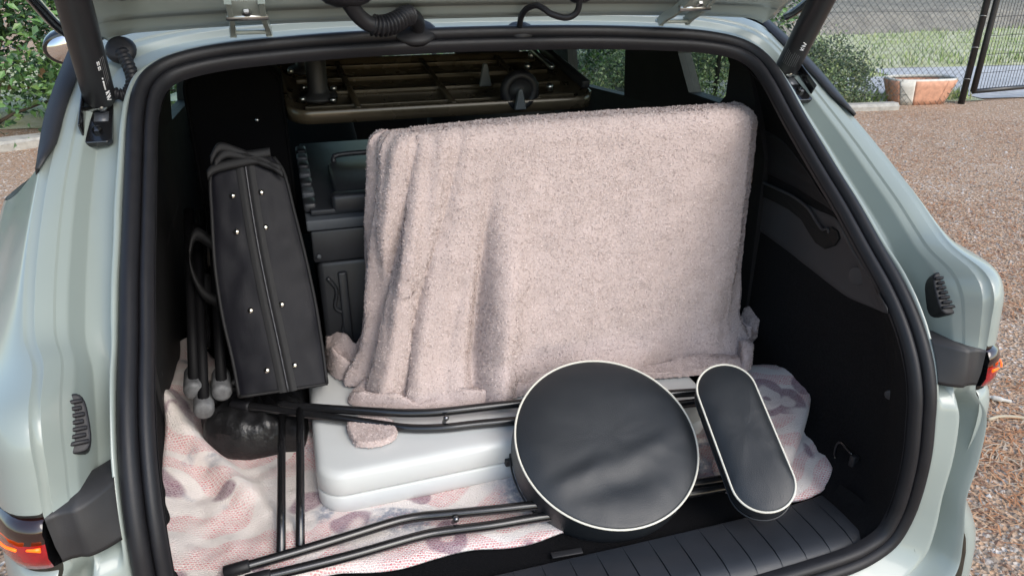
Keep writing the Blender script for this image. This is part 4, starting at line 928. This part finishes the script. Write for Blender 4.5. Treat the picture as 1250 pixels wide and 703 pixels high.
# ================================================================== THE YARD
def ground_mat():
    mt = bpy.data.materials.new('gravel_ground'); mt.use_nodes = True; nt = mt.node_tree; L = nt.links; N = nt.nodes; b = N['Principled BSDF']; b.inputs['Roughness'].default_value = .95; b.inputs['Specular IOR Level'].default_value = .2
    tc = N.new('ShaderNodeTexCoord')
    def noise(sc, d): n = N.new('ShaderNodeTexNoise'); n.inputs['Scale'].default_value = sc; n.inputs['Detail'].default_value = d; n.inputs['Roughness'].default_value = .65; L.new(tc.outputs['Object'], n.inputs['Vector']); return n.outputs['Fac']
    def ramp(f, st):
        r = N.new('ShaderNodeValToRGB'); e = r.color_ramp.elements
        while len(e) < len(st): e.new(.5)
        for q, (p, c) in zip(e, st): q.position = p; q.color = (*c, 1)
        L.new(f, r.inputs['Fac']); return r.outputs['Color']
    fine = ramp(noise(70, 6), [(.30, (.16, .11, .075)), (.46, (.40, .285, .19)), (.58, (.48, .385, .30)), (.72, (.60, .56, .50))])
    big = ramp(noise(.9, 5), [(.30, (0, 0, 0)), (.75, (1, 1, 1))])
    rust = ramp(noise(110, 4), [(.35, (.27, .155, .09)), (.6, (.48, .31, .20)), (.75, (.55, .46, .38))])
    mx = N.new('ShaderNodeMix'); mx.data_type = 'RGBA'; L.new(big, mx.inputs['Factor']); L.new(fine, mx.inputs['A']); L.new(rust, mx.inputs['B']); 
    vo = N.new('ShaderNodeTexVoronoi'); vo.inputs['Scale'].default_value = 75; L.new(tc.outputs['Object'], vo.inputs['Vector']); sx = N.new('ShaderNodeSeparateColor'); L.new(vo.outputs['Color'], sx.inputs[0])
    cell = ramp(sx.outputs[0], [(0., (.07, .05, .04)), (.2, (.36, .20, .11)), (.5, (.37, .285, .215)), (.72, (.56, .34, .20)), (.92, (.54, .48, .42)), (1., (.82, .80, .77))])
    m2 = N.new('ShaderNodeMix'); m2.data_type = 'RGBA'; m2.inputs['Factor'].default_value = .52; L.new(mx.outputs['Result'], m2.inputs['A']); L.new(cell, m2.inputs['B']); L.new(m2.outputs['Result'], b.inputs['Base Color'])
    bp = N.new('ShaderNodeBump'); bp.inputs['Strength'].default_value = 1; bp.inputs['Distance'].default_value = .012; L.new(vo.outputs['Distance'], bp.inputs['Height']); L.new(bp.outputs[0], b.inputs['Normal'])
    return mt
gr = mo('ground', [(-80, -80, 0), (80, -80, 0), (80, 80, 0), (-80, 80, 0)], [(0, 1, 2, 3)], ground_mat()); tag(gr, kind='structure')
# stones, chips and fallen pine needles
def sector(n, b0_, b1_, d0, d1, pw=1.):
    be = np.radians(b0_+(b1_-b0_)*rng.random(n)); d = d0*(d1/d0)**(rng.random(n)**pw); return np.stack([CAM[0]+d*np.sin(be), CAM[1]+d*np.cos(be), np.zeros(n)], 1)
def keep_out(P): return P[~((np.abs(P[:, 0]) < .82) & (P[:, 1] > .5) & (P[:, 1] < 4.6))]
P = keep_out(np.vstack([sector(30000, 30, 88, 1.5, 9.2), sector(5000, -34, -12, 3.5, 8.2)])); n = len(P)
chip = np.array([(1, 0, 0), (.3, .9, 0), (-.8, .5, 0), (-.7, -.6, 0), (.4, -.9, 0), (.1, .05, .8), (-.2, -.1, .75)])
cf = [(0, 1, 5), (1, 2, 5), (2, 6, 5), (2, 3, 6), (3, 4, 6), (4, 5, 6), (4, 0, 5)]
sz = (.004+.010*rng.random(n)**2.5)[:, None, None]; an = rng.random(n)*6.28; ca, sa = np.cos(an), np.sin(an)
V = chip[None]*(1+.35*rng.normal(size=(n, 7, 3)))*sz; V = np.stack([V[..., 0]*ca[:, None]-V[..., 1]*sa[:, None], V[..., 0]*sa[:, None]+V[..., 1]*ca[:, None], np.abs(V[..., 2])*.8], 2)+P[:, None]
F_ = (np.array(cf)[None]+(np.arange(n)*7)[:, None, None]).reshape(-1, 3)
GM = [mat('stone_a', (.36, .32, .285), .9), mat('stone_b', (.25, .20, .16), .9), mat('stone_c', (.52, .50, .48), .85), mat('stone_d', (.26, .16, .11), .9)]
pb = mo('loose_gravel', V.reshape(-1, 3), F_, GM, smooth=False, midx=np.repeat(rng.choice(4, n, p=[.33, .37, .04, .26]), 7).tolist()); tag(pb, 'grey and brown loose gravel strewn over the yard', 'gravel', kind='stuff')
P = keep_out(np.vstack([sector(60000, 30, 88, 1.5, 9.2), sector(4000, -34, -12, 3.5, 8.2)])); n = len(P); an = rng.random(n)*6.28; L_ = (.025+.06*rng.random(n)); w_ = .0013+.0012*rng.random(n)
# needles gather in drifts
keep = np.array([fbm((p[0], p[1], 0), .9) > -.15+.4*(rng.random()-.5) for p in P]); P, an, L_, w_ = P[keep], an[keep], L_[keep], w_[keep]; n = len(P)
d = np.stack([np.cos(an), np.sin(an), np.zeros(n)], 1); q = np.stack([-np.sin(an), np.cos(an), np.zeros(n)], 1); zz = np.array([0, 0, 1.])
h0, h1_, h2_ = .003+.006*rng.random((3, n)); bw = (rng.random(n)-.5)*.3
V = np.stack([P-d*L_[:, None]/2-q*w_[:, None]+zz*h0[:, None], P-d*L_[:, None]/2+q*w_[:, None]+zz*h0[:, None], P+q*(w_+bw*L_)[:, None]+zz*(h1_+.003)[:, None], P+q*(bw*L_-w_)[:, None]+zz*(h1_+.003)[:, None],
              P+d*L_[:, None]/2+q*w_[:, None]+zz*h2_[:, None], P+d*L_[:, None]/2-q*w_[:, None]+zz*h2_[:, None]], 1)
F_ = (np.array([(0, 1, 2, 3), (3, 2, 4, 5)])[None]+(np.arange(n)*6)[:, None, None]).reshape(-1, 4)
ND = [mat('needle_a', (.42, .19, .085), .8), mat('needle_b', (.50, .30, .17), .8), mat('needle_c', (.20, .10, .06), .8), mat('needle_d', (.46, .36, .26), .8)]
nd = mo('pine_needles', V.reshape(-1, 3), F_, ND, smooth=False, midx=np.repeat(rng.choice(4, n, p=[.35, .3, .15, .2]), 2).tolist()); tag(nd, 'rust brown fallen pine needles scattered on the gravel', 'needles', kind='stuff')

# ---- foliage builder
def leaves(name, centers, size, mats, parent, aspect=.55, up=.5, probs=None, droop=.25):
    C_ = np.asarray(centers); n = len(C_); d = rng.normal(size=(n, 3)); d[:, 2] = d[:, 2]*.6-droop; d /= np.linalg.norm(d, axis=1)[:, None]
    nrm = rng.normal(size=(n, 3))+np.array([0, -.5, up*2]); nrm -= d*(nrm*d).sum(1)[:, None]; nrm /= np.linalg.norm(nrm, axis=1)[:, None]; q = np.cross(d, nrm)
    s = (size*(.6+.7*rng.random(n)))[:, None]; w = s*aspect
    V = np.stack([C_, C_+d*s*.40+q*w*.5+nrm*s*.10, C_+d*s*1.0-nrm*s*.06, C_+d*s*.40-q*w*.5+nrm*s*.10, C_+d*s*.45, ], 1)
    F_ = (np.array([(0, 1, 4), (1, 2, 4), (2, 3, 4), (3, 0, 4)])[None]+(np.arange(n)*5)[:, None, None]).reshape(-1, 3)
    return mo(name, V.reshape(-1, 3), F_, mats, parent, smooth=False, midx=np.repeat(rng.choice(len(mats), n, p=probs), 4).tolist())
def leafmat(nm, c, r_=.45): 
    m_ = mat(nm, c, r_, var=.25, vscale=5, spec=.5); b = m_.node_tree.nodes['Principled BSDF']; b.inputs['Subsurface Weight'].default_value = 0; return m_
IVY = [leafmat('ivy_a', (.06, .13, .045), .32), leafmat('ivy_b', (.10, .20, .055), .35), leafmat('ivy_c', (.025, .06, .025), .35), leafmat('ivy_d', (.12, .20, .05), .4), leafmat('ivy_e', (.16, .10, .05), .6)]
BARK = mat('bark', (.10, .075, .055), .9, var=.4, vscale=30, bump=1., bscale=60, bdist=.01)
def shrub(name, label, base, rx, ry, hgt, nleaf, size, mats, probs, group=None, cat='shrub', seed=0, stems=7, z0=.05):
    t = thing(name, label, cat, tuple(base), group); base = np.array(base)
    # clumps of leaves on the outer shell of an uneven mound
    nc = max(30, nleaf//60); th_ = rng.random(nc)*2*math.pi; ph = np.arccos(1-rng.random(nc)*.98); R_ = .72+.30*rng.random(nc)
    cc = np.stack([rx*np.sin(ph)*np.cos(th_)*R_, ry*np.sin(ph)*np.sin(th_)*R_, z0+hgt*np.cos(ph)*R_], 1)
    cc += np.array([[fbm((p[0]+seed, p[1], p[2]), 1.3), fbm((p[0], p[1]+seed, 4), 1.3), fbm((p[0], p[1], p[2]+seed), 1.5)] for p in cc])*np.array([rx*.22, ry*.22, hgt*.22])
    ci = rng.integers(0, nc, nleaf); cr_ = (.16+.16*rng.random(nc))*min(rx, hgt)*.75
    L_ = cc[ci]+rng.normal(size=(nleaf, 3))*cr_[ci][:, None]*.55; L_[:, 2] = np.abs(L_[:, 2])+.01
    leaves('crown', L_+base, size, mats, t, probs=probs)
    V, F_ = [], []
    for k in range(stems):
        e = cc[rng.integers(0, nc)]; p = catmull(np.array([(e[0]*.08, e[1]*.08, 0), (e[0]*.35+.05*rng.normal(), e[1]*.35, e[2]*.5), e]), 8)+base
        v, f_ = tubev(p, np.linspace(.022, .006, 8), 6, True, len(V)); V += list(v); F_ += f_
    mo('stems', V, F_, BARK, t)
    return t
pr_ = [.36, .30, .2, .13, .01]
shrub('ivy_hedge_shrub', 'glossy green ivy shrub behind the concrete kerb near the door mirror', (-3.15, 8.35, 0), 1.5, .85, 2.1, 15000, .085, IVY, pr_, 'hedge shrubs behind the kerb', seed=3)
shrub('ivy_hedge_shrub', 'ivy shrub at the far end of the hedge, left of the mirror', (-5.6, 8.1, 0), 1.4, .9, 2.2, 6000, .09, IVY, pr_, 'hedge shrubs behind the kerb', seed=9)
shrub('ivy_hedge_shrub', 'ivy shrub of the hedge standing in front of the bonnet', (-.7, 8.8, 0), 1.5, .9, 2.2, 6000, .09, IVY, pr_, 'hedge shrubs behind the kerb', seed=14)
CONC = mat('kerb_concrete', (.36, .34, .30), .9, var=.25, vscale=14, bump=.8, bscale=60, bdist=.006)
def kerb(nm, a, b, w, hgt):
    a, b = np.array(a, float), np.array(b, float); d = b-a; L_ = np.linalg.norm(d); d /= L_; q = np.array([-d[1], d[0], 0]); k = max(2, int(L_/.5)); V = []
    for i in range(k+1):
        p = a+d*L_*i/k
        for (s_, z) in ((0, -.02), (0, hgt-.02), (.02, hgt), (w-.02, hgt), (w, hgt-.02), (w, -.02)): V.append(p+q*(s_+.008*rng.normal())+np.array([0, 0, z+(.006*rng.normal() if z > 0 else 0)]))
    o = mo(nm, V, [f[::-1] for f in gridf(k+1, 6)], CONC, smooth=False); tag(o, kind='structure'); return o
kerb('kerb', (-7.5, 5.1, 0), (2.2, 9.4, 0), .22, .09)

# ---- right: fence, gate, planter, shrub, path, grass, far wall
GRS = [leafmat('grass_a', (.20, .31, .07), .6), leafmat('grass_b', (.33, .42, .13), .6), leafmat('grass_c', (.50, .50, .26), .7), leafmat('grass_d', (.06, .11, .03), .6)]
gm2 = mat('turf_soil', (.30, .34, .13), .95, col2=(.56, .54, .40), vscale=3., bump=1., bscale=40, bdist=.03)
fa, fb = on(1040, 131, 'z', 0), on(1173, 127, 'z', 0); fd = (fb-fa)/np.linalg.norm(fb-fa); fq = np.array([-fd[1], fd[0], 0])      # fq points away from the camera
def fp_(a, b, z=0.): return fb+fd*a+fq*b+np.array([0, 0, z])
# raised verge and grass beyond the fence
R = []
for j, b in enumerate(np.linspace(.12, 26, 60)):
    R.append([fp_(a, b, .006+.02*abs(fbm((a, b, 1), .7))+.25*smooth(6, 20, b)) for a in np.linspace(-12, 0.4, 34)])
vg = grid('grass_verge', R, gm2, flip=True); tag(vg, kind='structure')
R = [[fp_(a, b, .014+.012*fbm((a, b, 1), 1.5)+.55*smooth(8, 24, b)+.05*smooth(2.9, 3.1, b)) for a in np.linspace(.42, 22, 50)] for b in np.linspace(2.6, 26, 50)]
vg2 = grid('grass_verge', R, gm2, flip=True); tag(vg2, kind='structure')
ASPH = mat('pale_path', (.42, .42, .42), .9, var=.2, vscale=6, bump=.5, bscale=80, bdist=.005)
pth = grid('path', [[fp_(a, b, .034) for a in np.linspace(-3.3, 0.41, 20)] for b in (.55, .9, 1.3, 1.75)], ASPH, flip=True); tag(pth, kind='structure')
pth2 = grid('path', [[fp_(a, b, .016) for a in np.linspace(.42, 22, 20)] for b in (.2, 1.0, 1.8, 2.58)], ASPH, flip=True); tag(pth2, kind='structure')
def blades(name, label, pts, hgt, mats, probs):
    P = np.asarray(pts); n = len(P); an = rng.random(n)*6.28; q = np.stack([np.cos(an), np.sin(an), 0*an], 1); l = rng.normal(size=(n, 3))*.35; l[:, 2] = 1; l /= np.linalg.norm(l, axis=1)[:, None]; h_ = (hgt*(.5+.8*rng.random(n)))[:, None]; w = .004+.5*h_*.06
    V = np.stack([P-q*w, P+q*w, P+l*h_*.6+q*w*.7, P+l*h_*.6-q*w*.7, P+l*h_+l[:, [1, 0, 2]]*h_*.15], 1)
    i = (np.arange(n)*5)[:, None]; F_ = (np.array([0, 1, 2, 3])[None]+i).tolist()+(np.array([3, 2, 4])[None]+i).tolist(); mi = rng.choice(len(mats), n, p=probs)
    o = mo(name, V.reshape(-1, 3), F_, mats, smooth=False, midx=np.r_[mi, mi].tolist()); tag(o, label, 'grass', kind='stuff'); return o
n = 34000; a = -9.5+9.8*rng.random(n); b = .2+17*rng.random(n)**1.6; kk = ~((b > .5) & (b < 1.8) & (a > -3.4)) & np.array([fbm((x, y, 4), .8) > -.25 for x, y in zip(a, b)])
pts = [fp_(x, y, .012+.25*smooth(6, 20, y)) for x, y in zip(a[kk], b[kk])]
a2 = .6+12*rng.random(9000); b2 = 2.7+9*rng.random(9000)**1.4; pts += [fp_(x, y, .03+.55*smooth(8, 24, y)) for x, y in zip(a2, b2)]
blades('grass', 'patchy green and straw grass beyond the wire fence', pts, .11, GRS, [.35, .3, .2, .15])
n = 9000; a = -9+9*rng.random(n); b = 1.9+9*rng.random(n); P = np.array([fp_(x, y, .07+.05*rng.random()+.25*smooth(6, 20, y)) for x, y in zip(a, b)]); kk = np.array([fbm((x, y, 7), .6) > .02 for x, y in zip(a, b)]); P = P[kk]
lf = leaves('white_flowers', P, .045, [mat('petal', (.72, .72, .66), .8), mat('petal_b', (.55, .55, .45), .8)], None, aspect=.9, up=2.); tag(lf, 'pale small flowers dotted through the grass', 'flowers', kind='stuff')
# far earth bank with a worn grey face
STN = mat('bank_earth', (.17, .155, .13), .95, col2=(.28, .26, .215), vscale=3., bump=1., bscale=12, bdist=.08)
wa, wb = on(960, 27, 'z', .30), on(1205, 19, 'z', .30); dq = (wb-wa)/np.linalg.norm(wb-wa); dn = np.array([-dq[1], dq[0], 0])
bk = grid('earth_bank', [[wa*[1, 1, 0]+dq*a_+dn*(b_+.15*fbm((a_, b_, 3), 1.1))+np.array([0, 0, z_+.06*fbm((a_, b_, 8), 1.6)]) for a_ in np.linspace(-8, 24, 120)] for b_, z_ in ((-.9, -.15), (-.3, .12), (.0, .24), (.2, .36), (.5, .42), (1.2, .46), (4, .55), (9, .65))], STN, flip=True); tag(bk, kind='structure')
bp_ = [wa+dq*x+np.array([-dq[1], dq[0], 0])*(.5+3*y)+np.array([0, 0, .40+.08*y]) for x, y in zip(-3+22*rng.random(3000), rng.random(3000))]
blades('grass', 'tall grass on top of the far stone bank', bp_, .3, GRS, [.35, .3, .2, .15])
# fence: posts, woven wire
BLKM = mat('fence_black', (.012, .012, .013), .4, coat=.2)
WIRE = mat('fence_wire', (.10, .11, .10), .5, metal=.5)
fe = thing('wire_fence', 'black chain-link fence along the grass with dark end post', 'fence', tuple(fb))
FHT = 1.9
def post(a, r_, nm='post'): lathe(nm, [(r_, -.05), (r_, FHT+.06), (r_*.8, FHT+.075), (.002, FHT+.08)], fp_(a, 0), (0, 0, 1), BLKM, fe, k=14)
post(0., .036); post(-3.0, .024); post(-6.0, .024)
V, F_ = [], []; pitch = .075; LN = 7.5
def clipseg(x0, s_):
    # wire rising at 45 degrees from (x0,0) in direction s_
    t0, t1 = 0., FHT; 
    if s_ > 0: t0 = max(t0, -LN-x0); t1 = min(t1, -x0)
    else: t0 = max(t0, x0-0.); t1 = min(t1, x0+LN)
    return t0, t1
for s_ in (1, -1):
    for k in range(int((LN+2*FHT)/pitch)):
        x0 = -LN-FHT+k*pitch if s_ > 0 else -LN+k*pitch; t0, t1 = clipseg(x0, s_)
        if t1-t0 < .03: continue
        m_ = max(2, int((t1-t0)/.3)); p = np.array([fp_(x0+s_*t, .006*s_+.010*fbm((x0+s_*t, t, 3), 2.), t) for t in np.linspace(t0, t1, m_+1)])
        v, f_ = tubev(p, .0022, 4, False, len(V)); V += list(v); F_ += f_
o = mo('wire_mesh', V, F_, WIRE, fe, smooth=False); tag(o, kind='stuff')
for z in (.12, 1.0, 1.85): tube('strain_wire', [fp_(-LN, .0, z), fp_(-.03, .0, z)], .0026, WIRE, fe, n=4)
for z in (.28, .62, .95, 1.3): 
    V, F_ = tubev(np.array([fp_(0, 0, z)+np.array([.040*math.cos(t), .040*math.sin(t), .004*math.sin(2*t)]) for t in np.linspace(0, 6.283, 20)]), .003, 5, False); mo('tie_wire', V, F_, mat('galv', (.5, .5, .48), .4, .8), fe)
# gate leaf standing ajar next to the post
ga = on(1188, 112, 'z', .14); gb = on(1250, 106.5, 'z', .14); gd = (gb-ga)/np.linalg.norm(gb-ga); GL_ = 2.4
gt = thing('wire_gate', 'black steel gate leaf with fine vertical wires beside the fence post', 'gate', tuple(ga*[1, 1, 0]))
tube('gate_stile', [ga, ga+np.array([0, 0, 1.75])], .034, BLKM, gt, n=4, k=12); tube('gate_stile', [ga+gd*GL_, ga+gd*GL_+np.array([0, 0, 1.75])], .03, BLKM, gt, n=4, k=12)
for z in (0., 1.75): tube('gate_rail', [ga+np.array([0, 0, z]), ga+gd*GL_+np.array([0, 0, z])], .027, BLKM, gt, n=4, k=12)
for k in range(1, 48): tube('upright_wire', [ga+gd*(GL_*k/48), ga+gd*(GL_*k/48)+np.array([0, 0, 1.75])], .0028, BLKM, gt, n=2, k=5)
for k in range(1, 9): tube('cross_wire', [ga+np.array([0, 0, .2*k]), ga+gd*GL_+np.array([0, 0, .2*k])], .0028, BLKM, gt, n=2, k=5)
# planter: flared trough of terracotta and white panels
plc = fp_(-.46, .16); plt_ = thing('planter', 'flared terracotta and white striped planter at the foot of the fence', 'planter', tuple(plc))
TER = mat('terracotta', (.55, .29, .19), .85, var=.2, vscale=20, bump=.4, bscale=80, bdist=.003); WHT = mat('old_white', (.58, .56, .50), .85, var=.15, vscale=20, bump=.4, bscale=80, bdist=.003)
def trough(u, z, ins=0): hw = .30+.10*z/.27-ins; hd = .14+.05*z/.27-ins; an = u*2*math.pi; c, s_ = math.cos(an), math.sin(an); return plc+fd*hw*np.sign(c)*abs(c)**.6-fq*hd*np.sign(s_)*abs(s_)**.7+np.array([0, 0, z])
K = 10
for k in range(K):
    us = np.linspace(k/K+.001, (k+1)/K-.001, 9); zs = np.linspace(.0, .27, 5); P = np.array([[trough(u, z) for u in us] for z in zs])
    grid('panel', P, TER if (k % 3) else WHT, plt_, solid=.02, offset=1 if True else -1)
V, F_ = tubev(np.array([trough(u, .27, .005) for u in np.linspace(0, 1, 49)]), .018, 8, False); mo('rim', V, F_, WHT, plt_)
lathe('soil', [(.1, .21), (.12, .22), (.05, .23)], plc, (0, 0, 1), mat('soil', (.05, .035, .025), .95), plt_, k=16, sx=2.6)
kerb('kerb', fp_(-.95, -.10), fp_(-6.5, -.10), .14, .07)
CON = [leafmat('creeper_a', (.09, .14, .065), .5), leafmat('creeper_b', (.15, .21, .09), .5), leafmat('creeper_c', (.05, .085, .05), .5), leafmat('creeper_d', (.28, .32, .17), .6)]
shrub('creeping_shrub', 'low spreading dark green shrub pushing through the wire by the planter', fp_(-1.75, .28), .85, .42, .62, 9000, .040, CON, [.35, .3, .22, .13], 'shrubs along the fence', seed=21)
shrub('creeping_shrub', 'looser grey-green shrub growing along the fence beside the car', fp_(-3.2, .35), 1.0, .5, .85, 9000, .042, CON, [.3, .3, .2, .2], 'shrubs along the fence', seed=33)
shrub('round_bush', 'tall leafy bush on the right seen through the side windows', (5.0, 9.5, 0), 1.5, 1.2, 2.6, 9000, .09, IVY, pr_, seed=55)
shrub('round_bush', 'second leafy bush seen through the right side windows', (3.4, 9.9, 0), 1.3, 1.1, 2.3, 7000, .09, IVY, pr_, seed=66)
# hose end and stick on the gravel
tube('garden_cord', [on(1206, 512, 'z', .008), on(1222, 508, 'z', .01), on(1250, 510, 'z', .008), on(1300, 520, 'z', .008)], .006, mat('cord_tan', (.42, .36, .26), .8), None, n=30); tag(bpy.data.objects['garden_cord'], 'thin tan cord lying on the gravel beside the bumper', 'cord')
tube('bleached_stick', [on(1206, 484, 'z', .012), on(1220, 487, 'z', .015), on(1234, 490, 'z', .012)], [.006]*4+[.010]*8+[.007]*8, mat('stick', (.55, .52, .47), .85), None, n=20); tag(bpy.data.objects['bleached_stick'], 'short bleached stick on the gravel near the tail light', 'stick')
